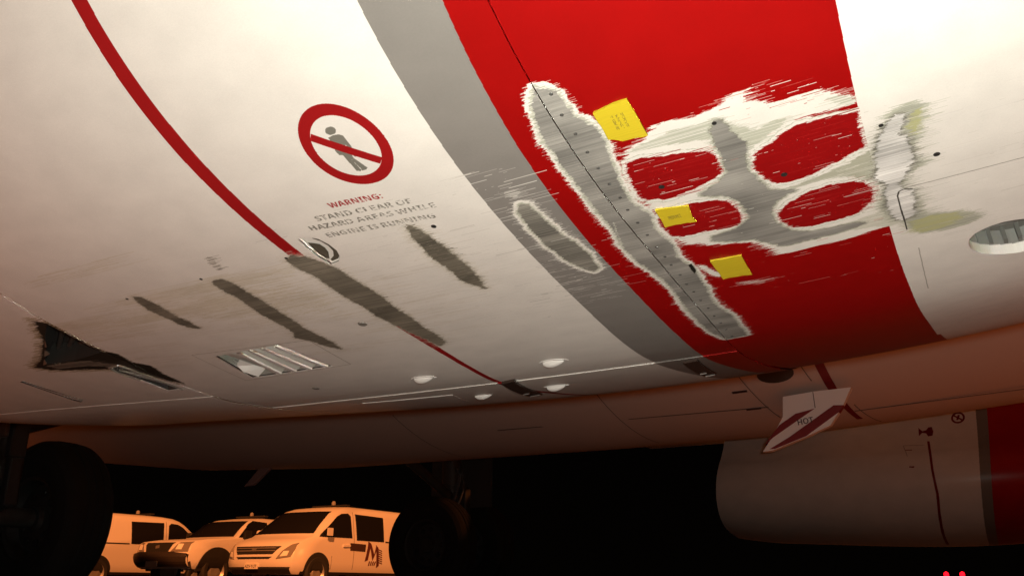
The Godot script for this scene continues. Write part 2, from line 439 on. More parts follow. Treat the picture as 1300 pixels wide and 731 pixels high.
# ---------------------------------------------------------------- paint: an image laid on a cowl, rows running fore and aft
class Paint:
	var img: Image
	var x0: float
	var x1: float
	var f0: float
	var f1: float
	var w: int
	var h: int
	var rng := RandomNumberGenerator.new()
	var slow := FastNoiseLite.new()
	var rowk := 1.0

	func _init(xa: float, xb: float, fa: float, fb: float, width: int, height: int, base: Color, number: int) -> void:
		x0 = xa; x1 = xb; f0 = fa; f1 = fb; w = width; h = height
		img = Image.create(w, h, false, Image.FORMAT_RGB8)
		img.fill(base)
		rng.seed = number
		slow.seed = number
		slow.frequency = 0.06
		rowk = (fb - fa) / height / 0.00071

	func uv(v: Vector2) -> Vector2:
		return Vector2((v.x - x0) / (x1 - x0), (f1 - v.y) / (f1 - f0))

	func to_px(v: Vector2) -> Vector2:
		return Vector2((v.x - x0) / (x1 - x0) * w, (f1 - v.y) / (f1 - f0) * h)

	func col(x: float) -> int:
		return int(round((x - x0) / (x1 - x0) * w))

	func row_f(y: int) -> float:
		return f1 - (y + 0.5) / h * (f1 - f0)

	# rows of a polygon given as (x, f), grown by so many metres; jit is how far the ends of single rows stray along x
	func rows(target: Image, poly: PackedVector2Array, color: Color, jit := 0.0, grow := 0.0, keep := 1.0, both := false) -> void:
		var m := PackedVector2Array()
		for v in poly: m.append(Vector2(v.x * 1000.0, v.y * 1200.0))
		var all: Array = [m]
		if grow != 0.0: all = Geometry2D.offset_polygon(m, grow * 1000.0, Geometry2D.JOIN_ROUND)
		var jpx := jit / (x1 - x0) * w
		for one in all:
			if grow != 0.0 and Geometry2D.is_polygon_clockwise(one) != Geometry2D.is_polygon_clockwise(m) and all.size() > 1: continue
			var q := PackedVector2Array()
			var lo := 1e9
			var hi := -1e9
			for v in one:
				var p := to_px(Vector2(v.x / 1000.0, v.y / 1200.0))
				q.append(p)
				lo = minf(lo, p.y)
				hi = maxf(hi, p.y)
			for y in range(maxi(0, int(lo)), mini(h - 1, int(hi) + 1) + 1):
				if keep < 1.0 and rng.randf() > keep: continue
				var yc := y + 0.5
				var xs := PackedFloat32Array()
				for i in q.size():
					var a := q[i]
					var b := q[(i + 1) % q.size()]
					if (a.y <= yc) != (b.y <= yc): xs.append(a.x + (yc - a.y) / (b.y - a.y) * (b.x - a.x))
				xs.sort()
				for i in range(0, xs.size() - 1, 2):
					var l := xs[i]
					var r := xs[i + 1]
					if jpx > 0:
						var s := -1.0 if both else 1.0
						var j1: float = jpx * (0.5 * slow.get_noise_2d(y * rowk * 3.0, i * 50.0) * s + 0.35 * slow.get_noise_2d(y * rowk * 9.0, i * 50.0 + 90.0) * s + 1.0 * pow(rng.randf(), 9.0) - 0.04)
						var j2: float = jpx * (0.5 * slow.get_noise_2d(y * rowk * 3.0, i * 50.0 + 500.0) * s + 0.35 * slow.get_noise_2d(y * rowk * 9.0, i * 50.0 + 590.0) * s + 1.2 * pow(rng.randf(), 7.0) - 0.04)
						l -= j1
						r += j2
					if r - l >= 0.5 and r > 0.0 and l < w: target.fill_rect(Rect2i(int(round(l)), y, maxi(1, int(round(r)) - int(round(l))), 1), color)

	func fill(poly: PackedVector2Array, color: Color, jit := 0.0, grow := 0.0, keep := 1.0) -> void:
		rows(img, poly, color, jit, grow, keep)

	# lay a second image (brushed metal, say) over the polygon
	func lay(poly: PackedVector2Array, over: Image, jit := 0.0, grow := 0.0, keep := 1.0) -> void:
		var mask := Image.create(w, h, false, Image.FORMAT_RGBA8)
		rows(mask, poly, Color(1, 1, 1, 1), jit, grow, keep, true)
		img.blit_rect_mask(over, mask, Rect2i(0, 0, w, h), Vector2i.ZERO)

	# scattered scratches along x inside a box of (x, f)
	func scratches(xa: float, xb: float, fa: float, fb: float, n: int, most: float, colors: Array, inside := PackedVector2Array()) -> void:
		for i in n:
			var v := Vector2(rng.randf_range(xa, xb), rng.randf_range(fa, fb))
			if inside and not Geometry2D.is_point_in_polygon(v, inside): continue
			var p := to_px(v)
			var len := maxi(2, int(most * pow(rng.randf(), 2.5) / (x1 - x0) * w))
			img.fill_rect(Rect2i(int(p.x), int(p.y), len, maxi(1, int(rng.randf_range(0.4, 1.5) / rowk))), colors[rng.randi() % colors.size()])

	func band(table_a: Array, table_b: Array, color: Color, at: Callable, da := 0.0, db := 0.0) -> void:
		for y in h:
			var f := row_f(y)
			var a := col(at.call(table_a, f) + da) if table_a else 0
			var b := col(at.call(table_b, f) + db) if table_b else w
			if b > a: img.fill_rect(Rect2i(a, y, b - a, 1), color)

	func line(a: Vector2, b: Vector2, wide: float, color: Color) -> void:
		var m0 := Vector2(a.x, a.y * 1.2)
		var m1 := Vector2(b.x, b.y * 1.2)
		var n := (m1 - m0).orthogonal().normalized() * wide * 0.5
		fill(PackedVector2Array([Vector2(m0.x + n.x, (m0.y + n.y) / 1.2), Vector2(m1.x + n.x, (m1.y + n.y) / 1.2), Vector2(m1.x - n.x, (m1.y - n.y) / 1.2), Vector2(m0.x - n.x, (m0.y - n.y) / 1.2)]), color)

	func texture() -> ImageTexture:
		img.generate_mipmaps()
		return ImageTexture.create_from_image(img)

	# print a word: x grows to the right, f upwards; baseline from a to b
	func word(text: String, a: Vector2, b: Vector2, tall: float, color: Color, per_rad: float) -> void:
		var tm := TextMesh.new()
		var font := SystemFont.new()
		font.font_names = PackedStringArray(["Droid Sans"])
		font.font_weight = 700
		tm.font = font
		tm.font_size = 48
		tm.pixel_size = 0.01
		tm.depth = 0.0
		tm.text = text
		var arr := tm.get_mesh_arrays()
		var vs: PackedVector3Array = arr[Mesh.ARRAY_VERTEX]
		var id: PackedInt32Array = arr[Mesh.ARRAY_INDEX]
		var lo := Vector2(1e9, 1e9)
		var hi := -lo
		for v in vs:
			lo = lo.min(Vector2(v.x, v.y))
			hi = hi.max(Vector2(v.x, v.y))
		var q := PackedVector2Array()
		for v in vs:
			var s := (v.x - lo.x) / (hi.x - lo.x)
			var u := (v.y - lo.y) / (hi.y - lo.y)
			q.append(Vector2(lerpf(a.x, b.x, s), lerpf(a.y, b.y, s) + u * tall / per_rad))
		for i in range(0, id.size(), 3):
			fill(PackedVector2Array([q[id[i]], q[id[i + 1]], q[id[i + 2]]]), color)

func brushed(w: int, h: int, tone: Color, spread: float, number: int) -> Image:
	var small := Image.create(40, h / 2, false, Image.FORMAT_RGB8)
	var r := RandomNumberGenerator.new()
	r.seed = number
	var slow := FastNoiseLite.new()
	slow.seed = number
	slow.frequency = 0.012
	for y in h / 2:
		var base := r.randf_range(-0.5, 0.5) * spread
		for x in 40:
			var k := 1.0 + base + r.randf_range(-0.35, 0.35) * spread + slow.get_noise_2d(x * 12.0, y) * 0.28
			small.set_pixel(x, y, Color(tone.r * k, tone.g * k, tone.b * k))
	small.resize(w, h, Image.INTERPOLATE_BILINEAR)
	return small

func paint_mat(p: Paint, rough := 0.36) -> StandardMaterial3D:
	var m := StandardMaterial3D.new()
	m.albedo_texture = p.texture()
	m.roughness = rough
	m.texture_repeat = false
	m.metallic_specular = 0.3
	m.detail_enabled = true
	m.detail_albedo = detail_tex
	m.detail_blend_mode = BaseMaterial3D.BLEND_MODE_MUL
	return m

func ellipse(c: Vector2, rx: float, rf: float, n := 40) -> PackedVector2Array:
	var r := PackedVector2Array()
	for i in n: r.append(c + Vector2(cos(TAU * i / n) * rx, sin(TAU * i / n) * rf))
	return r

# ---------------------------------------------------------------- the scene
func _ready() -> void:
	rng.seed = 11
	# camera: held just above the apron, tilted up and turned a little aft
	var cam := Camera3D.new()
	cam.name = "camera"
	cam.fov = 36.2875
	cam.near = 0.05
	cam.far = 2000.0
	cam.transform = Transform3D(Basis(Vector3(0.859804, 0.006503, -0.510582), Vector3(0.157829, 0.947571, 0.277848), Vector3(0.48562, -0.31948, 0.813699)), Vector3(0, 0.13262, 1.59112))
	add_child(cam)
	# night sky
	var env := Environment.new()
	env.background_mode = Environment.BG_SKY
	var sky_mat := ProceduralSkyMaterial.new()
	sky_mat.sky_top_color = Color(0.012, 0.010, 0.009)
	sky_mat.sky_horizon_color = Color(0.022, 0.014, 0.010)
	sky_mat.ground_bottom_color = Color(0.01, 0.008, 0.007)
	sky_mat.ground_horizon_color = Color(0.022, 0.014, 0.010)
	var sky := Sky.new()
	sky.sky_material = sky_mat
	env.sky = sky
	env.background_energy_multiplier = 0.5
	env.tonemap_mode = Environment.TONE_MAPPER_LINEAR
	env.tonemap_exposure = 1.0
	env.sdfgi_enabled = true
	env.ssao_enabled = true
	env.ssil_enabled = true
	var we := WorldEnvironment.new()
	we.name = "world_environment"
	we.environment = env
	add_child(we)
	# the photographer's flash beside the lens
	var flash := SpotLight3D.new()
	flash.name = "camera_flash"
	flash.light_color = Color(0.985, 1.0, 0.95)
	flash.light_energy = FLASH
	flash.light_size = 0.02
	flash.spot_range = 60.0
	flash.spot_attenuation = 2.0
	flash.spot_angle = 70.0
	flash.spot_angle_attenuation = 0.6
	flash.shadow_enabled = true
	add_child(flash)
	var eye := Vector3(0, 0.13262, 1.59112)
	var flash_at := eye + Vector3(0.8598, 0.0065, -0.5106) * 0.05 + Vector3(0.1578, 0.9476, 0.2778) * 0.03
	flash.look_at_from_position(flash_at, surf(-0.9, 0.60), Vector3.UP)
	# sodium floodlights on the apron's masts, behind the camera
	for spot in [[Vector3(8, 27, 20), SODIUM], [Vector3(40, 14, -22), SODIUM * 0.22]]:
		var l := OmniLight3D.new()
		l.name = "apron_floodlight"
		l.light_color = Color(1.0, 0.56, 0.28)
		l.light_energy = spot[1]
		l.light_size = 0.4
		l.omni_range = 200.0
		l.omni_attenuation = 2.0
		l.shadow_enabled = true
		l.position = spot[0]
		add_child(l, true)
	# a little unevenness of tone for all painted cowls
	var noise := FastNoiseLite.new()
	noise.seed = 5
	noise.frequency = 0.012
	noise.fractal_octaves = 5
	var nt := noise.get_image(1024, 1024)
	nt.convert(Image.FORMAT_RGB8)
	var soft := Image.create(1024, 1024, false, Image.FORMAT_RGB8)
	for y in 1024:
		for x in 1024:
			var k := 0.955 + 0.045 * nt.get_pixel(x, y).r + rng.randf_range(-0.012, 0.012)
			soft.set_pixel(x, y, Color(k, k * 0.998, k * 0.99))
	detail_tex = ImageTexture.create_from_image(soft)

	apron()
	airliner = thing("airliner", "white and red airliner at night with paint scraped off its near engine", "airplane", BASE)
	near_engine()
	belly()
	far_engine()
	main_gear()
	wings()
	tapes()
	vehicles()
	lamps()

func apron() -> void:
	var st := begin()
	var n := 24
	for i in n:
		for j in n:
			var x0 := -400.0 + 800.0 * i / n
			var z0 := -400.0 + 800.0 * j / n
			quad(st, Vector3(x0, 0, z0), Vector3(x0 + 800.0 / n, 0, z0), Vector3(x0 + 800.0 / n, 0, z0 + 800.0 / n), Vector3(x0, 0, z0 + 800.0 / n), Vector3.UP)
	var m := lin_mat(0.062, 0.037, 0.025, 0.9)
	var o := MeshInstance3D.new()
	o.name = "apron_ground"
	o.mesh = done(st)
	o.material_override = m
	o.set_meta("kind", "structure")
	o.set_meta("label", "concrete apron under the aircraft and vehicles")
	o.set_meta("category", "ground")
	add_child(o)

# ---- the scraped engine
func near_engine() -> void:
	var white := srgb(0.80, 0.79, 0.76)
	var steel := lin_mat(0.10, 0.10, 0.095, 0.5, 0.4)
	var black := lin_mat(0.015, 0.014, 0.013, 0.7)

	# inlet cowl -------------------------------------------------------------
	var p := Paint.new(-0.45, 0.5, -0.45, 0.40, 2048, 2048, srgb(0.80, 0.79, 0.76), 3)
	var p2 := Paint.new(-0.45, 0.5, 0.40, 1.15, 2048, 2048, srgb(0.80, 0.79, 0.76), 33)
	paint_inlet(p)
	paint_inlet(p2)
	var drain := pts(DRAIN)
	var inlet_mat := paint_mat(p)
	var inlet_mat2 := paint_mat(p2)
	var seam_a := func(f: float) -> float: return at_angle(SEAM, f) + 0.0008
	var fixed := func(v: float) -> Callable: return func(_f: float) -> float: return v
	var inlet := part("inlet_cowl", skin(seam_a, fixed.call(0.5), fixed.call(-0.45), 0.40, 70, 64, [drain], p.uv, 0.0, 0.012, "abc", 0.017), inlet_mat, airliner, "red and white inlet cowl scraped down to bare metal")
	part("inlet_cowl", skin(seam_a, fixed.call(0.5), fixed.call(0.40), 1.15, 70, 60, [], p2.uv, 0.0, 0.012, "abd"), inlet_mat2, airliner, "upper part of the red inlet cowl with the branching scrape")
	# the rest of the cowl, out of the frame: top, lip and duct
	part("inlet_cowl", skin(seam_a, fixed.call(0.5), fixed.call(1.15), TAU - 0.45, 14, 60, [], func(v): return Vector2(clampf((v.x + 0.45) / 0.95, 0.01, 0.99), 0.02), 0.0, 0.0, ""), inlet_mat2, airliner)
	var st := begin()
	for j in 72:
		var f0 := TAU * j / 72
		var f1 := TAU * (j + 1) / 72
		var ring := [[0.5, 1.0], [0.56, 0.975], [0.585, 0.93], [0.56, 0.88], [0.45, 0.86], [0.1, 0.88], [-0.2, 0.9]]
		for i in ring.size() - 1:
			var q: Array = []
			for e in [[i, f0], [i, f1], [i + 1, f1], [i + 1, f0]]:
				var s := surf(0.5, e[1])
				var c := Vector3(s.x, 1.48, 0)
				var rr: float = ring[e[0]][1]
				q.append(Vector3(s.x + ring[e[0]][0] - 0.5, c.y + (s.y - c.y) * rr, s.z * rr))
			var mid: Vector3 = (q[0] + q[2]) * 0.5
			quad(st, q[0], q[1], q[2], q[3], Vector3(0.3, 0, 0) if i < 3 else Vector3(0, 1.48, 0) - mid)
	part("inlet_lip", done(st), lin_mat(0.55, 0.54, 0.53, 0.25, 0.8), airliner)
	# drain opening with ribs inside it
	part("drain_pocket", pocket(drain, 0.016, 0.075), lin_mat(0.20, 0.195, 0.18, 0.6), inlet)
	var dc := Vector2.ZERO
	for v in drain: dc += v / drain.size()
	var rx := 0.0
	var rf := 0.0
	for v in drain:
		rx = maxf(rx, absf(v.x - dc.x))
		rf = maxf(rf, absf(v.y - dc.y))
	for k in 6:
		var rib := begin()
		var u := -0.8 + 1.6 * k / 5.0
		var zf := rf * 1.19 * sqrt(1.0 - u * u)
		box(rib, Vector3(-0.0028, -0.074, zf * 0.5), Vector3(0.0028, -0.018, zf * 0.93), frame(Vector2(dc.x + rx * u, dc.y)))
		part("drain_rib", done(rib), lin_mat(0.10, 0.098, 0.088, 0.6), inlet)
	var cross := begin()
	box(cross, Vector3(-rx * 0.7, -0.048, rf * 0.5), Vector3(rx * 0.7, -0.042, rf * 0.9), frame(dc))
	part("drain_rib", done(cross), lin_mat(0.17, 0.165, 0.15, 0.6), inlet)
	# screws along the seam
	var screw := begin()
	lathe(screw, Vector3.ZERO, Vector3.UP, [Vector2(0.0001, 0.0006), Vector2(0.0008, 0.0004), Vector2(0.0016, 0.0009), Vector2(0.0024, 0.0004), Vector2(0.0027, -0.001)], 10)
	var screw_mesh := done(screw)
	for v in pts(SCREWS):
		var o := part("screw", screw_mesh, steel, inlet)
		o.transform = frame(v)
	var hv := pts(HOLES)
	for i in hv.size():
		var big := 0.0042 if i in [0, 4, 5, 6] else 0.003
		var hole := begin()
		lathe(hole, Vector3.ZERO, Vector3.UP, [Vector2(0.0, 0.0005), Vector2(big, 0.0005), Vector2(big * 1.05, -0.001)], 12)
		var o := part("screw_hole", done(hole), black, inlet)
		o.transform = frame(hv[i])

	# fan cowl, door on the near side -------------------------------------------
	var q := Paint.new(-1.85, -0.33, -0.3, 0.45, 2048, 1536, srgb(0.80, 0.79, 0.76), 9)
	var q2 := Paint.new(-1.85, -0.33, 0.45, 1.15, 2048, 2048, srgb(0.80, 0.79, 0.76), 39)
	paint_fan(q)
	paint_fan(q2)
	var sv := rag(pts(SOOT), 0.003)
	var vent := pts(VENT)
	var scoop := pts(SCOOP)
	var fan_mat := paint_mat(q)
	var fan_mat2 := paint_mat(q2)
	var seam_b := func(f: float) -> float: return at_angle(SEAM, f) - 0.0008
	var aft_b := func(f: float) -> float: return at_angle(AFT_SEAM, f) + 0.0006
	var bottom := func(x: float) -> float: return -0.082 - 0.13 * (x + 0.95) * (x + 0.95)
	var bottom_low := func(x: float) -> float: return bottom.call(x) - 0.0015
	var fan := part("fan_cowl", skin(aft_b, seam_b, bottom, 0.45, 110, 60, [vent], q.uv, 0.0, 0.012, "abc"), fan_mat, airliner, "lower half of the near fan cowl door with vent and latches")
	part("fan_cowl", skin(aft_b, seam_b, fixed.call(0.45), 1.15, 110, 60, [scoop], q2.uv, 0.0, 0.012, "abd"), fan_mat2, airliner, "upper half of the near fan cowl door with the warning sign")
	var qu := q.uv
	part("fan_cowl", skin(aft_b, seam_b, fixed.call(1.15), PI - 0.02, 30, 40, [], func(v): return q2.uv(Vector2(v.x, 1.14)), 0.0, 0.012, ""), fan_mat2, airliner)
	# the other door, standing a little proud of the near one along the bottom
	var other := func(f0: float): return f0
	var far_door := begin()
	part("fan_cowl", flipped(skin_between(aft_b, seam_b, bottom_low, -0.55, 90, 20, qu, 0.0016)), fan_mat, airliner, "fan cowl door beyond the bottom seam")
	part("fan_cowl", skin(aft_b, seam_b, fixed.call(-PI + 0.02), -0.55, 20, 40, [], func(v): return qu.call(Vector2(v.x, -0.29)), 0.002, 0.012, ""), fan_mat, airliner)
	# backing behind the joints
	part("cowl_frame", skin(fixed.call(-3.2), fixed.call(0.45), fixed.call(-PI), PI, 24, 72, [], func(_v): return Vector2.ZERO, -0.075, 0.0, ""), black, airliner)

	# vent with slats
	var inner := lin_mat(0.30, 0.29, 0.26, 0.5)
	part("vent_pocket", pocket(vent, 0.004, 0.06), inner, fan)
	var va := vent[0]; var vb := vent[1]; var vc := vent[2]; var vd := vent[3]
	var rib_mat := lin_mat(0.78, 0.77, 0.74, 0.4)
	var plate_mat := lin_mat(0.46, 0.455, 0.41, 0.5)
	for k in 4:
		var t0 := 0.36 + 0.19 * k
		for piece in [["vent_rib", [[t0 - 0.022, -0.004], [t0 - 0.016, 0.0015], [t0 + 0.024, 0.0015], [t0 + 0.03, -0.003]], rib_mat], ["vent_slat", [[t0 + 0.028, -0.002], [t0 + 0.03, -0.003], [t0 + 0.168, -0.026], [t0 + 0.166, -0.028]], plate_mat]]:
			if k == 3 and piece[0] == "vent_slat": continue
			var sl := begin()
			for w in 8:
				var row: Array = []
				for e in piece[1]:
					for sw in [w, w + 1]: row.append(pos(va.lerp(vb, e[0]).lerp(vd.lerp(vc, e[0]), 0.02 + 0.96 * sw / 8.0), e[1]))
				for e in [[0, 1, 3, 2], [2, 3, 5, 4], [4, 5, 7, 6], [6, 7, 1, 0]]:
					var cen: Vector3 = (row[0] + row[3] + row[5] + row[6]) * 0.25
					quad(sl, row[e[0]], row[e[1]], row[e[2]], row[e[3]], (row[e[0]] + row[e[2]]) * 0.5 - cen)
			part(piece[0], done(sl), piece[2], fan)
	# the torn aft sheet of the vent and the dull plate behind it
	for piece in [["vent_slat", [[0.0, 0.04, -0.012], [0.16, 0.04, -0.008], [0.33, 0.04, -0.02], [0.02, 0.5, -0.02], [0.18, 0.5, -0.016], [0.34, 0.5, -0.03], [0.02, 0.97, -0.02], [0.2, 0.97, -0.022], [0.34, 0.97, -0.03]], lin_mat(0.70, 0.69, 0.65, 0.45)], ["bent_sheet", [[0.03, 0.36, -0.012], [0.09, 0.40, 0.002], [0.19, 0.28, -0.004], [0.02, 0.50, -0.014], [0.10, 0.56, 0.009], [0.20, 0.62, -0.008], [0.06, 0.66, -0.012], [0.14, 0.88, 0.006], [0.24, 0.84, -0.01]], lin_mat(0.86, 0.85, 0.82, 0.4)]]:
		var bent := begin()
		var bq: Array = []
		for e in piece[1]: bq.append(pos(va.lerp(vb, e[0]).lerp(vd.lerp(vc, e[0]), e[1]), e[2]))
		for j in 2:
			for i in 2: quad(bent, bq[j * 3 + i], bq[j * 3 + i + 1], bq[j * 3 + i + 4], bq[j * 3 + i + 3], norm(va.x, va.y))
		part(piece[0], done(bent), piece[2], fan)
	# half-round scoop: deep along its curved side
	part("scoop_pocket", pocket(scoop, 0.003, 0.006, 0.97), lin_mat(0.74, 0.73, 0.69, 0.45), fan)
	for d in [SCOOP_THROAT, SCOOP_SHADE]:
		part("scoop_throat", sheet(pts(d), -0.0052, 0.0, 0.02), lin_mat(0.075, 0.065, 0.045, 0.8), fan)
	# little fairings, latches, door plate, plugs
	var blv := pts(BLISTERS)
	for i in blv.size():
		part("blister", blister(), lin_mat(0.78, 0.77, 0.74, 0.35), fan).transform = frame(blv[i], 0.002 if i in [3] else 0.0)
	for v in pts(PLUGS):
		var pl := begin()
		lathe(pl, Vector3.ZERO, Vector3.UP, [Vector2(0.0, 0.0008), Vector2(0.008, 0.0008), Vector2(0.0095, -0.001)], 20)
		part("plug", done(pl), lin_mat(0.2, 0.19, 0.17, 0.6), fan).transform = frame(v, 0.0008)
	for lt in [LATCH_AFT, LATCH_FORE]:
		var lp := pts(lt)
		var o := part("latch", sheet(lp, 0.0062, 0.0062, 0.02), lin_mat(0.045, 0.03, 0.024, 0.45), fan)
		for k in [[0.72, 0.80, 0.1, 0.6], [0.93, 0.99, 0.15, 0.95]]:
			var edge := begin()
			var e0 := lp[0].lerp(lp[3], k[0]).lerp(lp[1].lerp(lp[2], k[0]), k[2])
			var e1 := lp[0].lerp(lp[3], k[0]).lerp(lp[1].lerp(lp[2], k[0]), k[3])
			tube(edge, pos(e0, 0.0075), pos(e1, 0.0075), 0.0012, 0.0012, 8)
			part("latch_handle", done(edge), lin_mat(0.6, 0.58, 0.55, 0.3, 0.5), fan)
	part("access_panel", sheet(pts(DOOR_PLATE), 0.0030, 0.003, 0.03), lin_mat(0.72, 0.71, 0.68, 0.4), fan)

	# thrust reverser cowl ------------------------------------------------------
	var r := Paint.new(-3.0, -1.6, -0.3, 1.15, 1536, 1536, white, 21)
	r.scratches(-3.0, -1.6, 0.0, 0.8, 500, 0.05, [srgb(0.74, 0.73, 0.70), srgb(0.70, 0.68, 0.64)])
	r.scratches(-2.5, -1.9, 0.2, 0.45, 160, 0.06, [srgb(0.40, 0.34, 0.26), srgb(0.6, 0.56, 0.5)], sv)
	r.fill(sv, srgb(0.42, 0.37, 0.24), 0.03, 0.018, 0.5)
	r.fill(sv, srgb(0.22, 0.18, 0.12), 0.018, 0.006, 0.6)
	r.fill(sv, srgb(0.035, 0.03, 0.024), 0.012)
	r.scratches(-2.4, -1.7, 0.1, 0.4, 500, 0.08, [srgb(0.10, 0.09, 0.08), srgb(0.02, 0.018, 0.015), srgb(0.16, 0.14, 0.12)], sv)
	r.fill(rag(pts(WORN_EDGE)), srgb(0.30, 0.27, 0.22), 0.03, 0.0, 0.7)
	r.fill(rag(pts(WORN_EDGE)), srgb(0.16, 0.14, 0.115), 0.03, -0.004, 0.6)
	var rev_mat := paint_mat(r)
	var aft_a := func(f: float) -> float: return at_angle(AFT_SEAM, f) - 0.0006
	var rev_low := func(_x: float) -> float: return 0.105
	var torn := pts(TORN)
	var gouge := pts(GOUGE)
	var ru := r.uv
	var rev := part("reverser_cowl", skin(fixed.call(-3.0), aft_a, rev_low, 1.15, 70, 80, [torn, gouge], ru, 0.0012), rev_mat, airliner, "reverser cowl with a blackened torn hole at its edge")
	part("reverser_cowl", flipped(skin_between(fixed.call(-3.0), aft_a, func(_x): return 0.1035, -0.55, 50, 30, ru, 0.0022, [pts(SLOT)], "ac")), rev_mat, airliner, "lower reverser cowl beyond the seam")
	part("reverser_cowl", skin(fixed.call(-3.0), aft_a, fixed.call(1.15), TAU - 0.55, 20, 60, [], func(v): return ru.call(Vector2(v.x, 1.14)), 0.0, 0.0, ""), rev_mat, airliner)
	var seal := begin()
	for j in 40:
		var f0 := lerpf(-0.55, 0.1035, j / 40.0)
		var f1 := lerpf(-0.55, 0.1035, (j + 1) / 40.0)
		var v0 := Vector2(aft_a.call(f0), f0)
		var v1 := Vector2(aft_a.call(f1), f1)
		quad(seal, pos(v0, 0.0022), pos(v1, 0.0022), pos(v1, -0.006), pos(v0, -0.006), Vector3.RIGHT)
	part("joint_seal", done(seal), lin_mat(0.22, 0.20, 0.17, 0.7), rev)
	part("torn_hole", pocket(torn, 0.0, 0.05, 0.9), lin_mat(0.02, 0.017, 0.014, 0.8), rev)
	# torn skin: ribs behind the hole and bent shards along its edge
	for k in 3:
		var rb := begin()
		var t := 0.22 + 0.25 * k
		tube(rb, pos(torn[0].lerp(torn[2], t), -0.034), pos(torn[6].lerp(torn[3], t), -0.04), 0.006, 0.006, 8)
		part("hole_rib", done(rb), lin_mat(0.05, 0.045, 0.04, 0.6), rev)
	for k in 7:
		var sh := begin()
		var e0 := torn[5].lerp(torn[6], k / 7.0) if k < 4 else torn[6].lerp(torn[8], (k - 4) / 3.0)
		var e1 := torn[5].lerp(torn[6], (k + 0.8) / 7.0) if k < 4 else torn[6].lerp(torn[8], (k - 3.3) / 3.0)
		var cen := (torn[2] + torn[6]) * 0.5
		var tip := (e0 + e1) * 0.5 + (cen - e0) * (0.10 + 0.05 * (k % 3))
		tri(sh, pos(e0, 0.002), pos(e1, 0.002), pos(tip, 0.008 - 0.006 * (k % 2)), norm(e0.x, e0.y))
		tri(sh, pos(e0, 0.0), pos(e1, 0.0), pos(tip, 0.006 - 0.006 * (k % 2)), -norm(e0.x, e0.y))
		part("torn_shard", done(sh), lin_mat(0.22, 0.19, 0.15, 0.5), rev)
	part("gouge_pocket", pocket(gouge, 0.0, 0.03, 0.85), lin_mat(0.03, 0.026, 0.02, 0.7), rev)
	part("slot_pocket", pocket(pts(SLOT), -0.004, 0.02, 0.95), black, rev)
	var lip := begin()
	for k in [[0, 1], [1, 2], [2, 3], [5, 6], [6, 0]]:
		for w in 6:
			tube(lip, pos(gouge[k[0]].lerp(gouge[k[1]], w / 6.0), 0.002), pos(gouge[k[0]].lerp(gouge[k[1]], (w + 1) / 6.0), 0.002), 0.003, 0.003, 6)
	part("gouge_rim", done(lip), lin_mat(0.3, 0.28, 0.24, 0.4, 0.3), rev)
	var bar := begin()
	tube(bar, pos(gouge[0].lerp(gouge[5], 0.3), -0.004), pos(gouge[3].lerp(gouge[4], 0.2), -0.004), 0.004, 0.004, 8)
	tube(bar, pos(gouge[1].lerp(gouge[2], 0.3), -0.008), pos(gouge[2].lerp(gouge[3], 0.7), -0.006), 0.006, 0.003, 8)
	part("torn_strip", done(bar), lin_mat(0.22, 0.2, 0.17, 0.5, 0.3), rev)
	# exhaust nozzle and plug, out of the frame
	var noz := begin()
	for j in 48:
		var f0 := TAU * j / 48
		var f1 := TAU * (j + 1) / 48
		for i in 2:
			var e: Array = []
			for k in [[i, f0], [i, f1], [i + 1, f1], [i + 1, f0]]:
				var s := surf(-3.0, k[1])
				var kk: float = [1.0, 0.86, 0.6][k[0]]
				e.append(Vector3(s.x - [0.0, 0.6, 0.62][k[0]], 1.5 + (s.y - 1.5) * kk, s.z * kk))
			quad(noz, e[0], e[1], e[2], e[3], (e[0] + e[2]) * 0.5 - Vector3(-2.8, 1.5, 0))
	part("exhaust_nozzle", done(noz), lin_mat(0.6, 0.59, 0.57, 0.4), airliner)

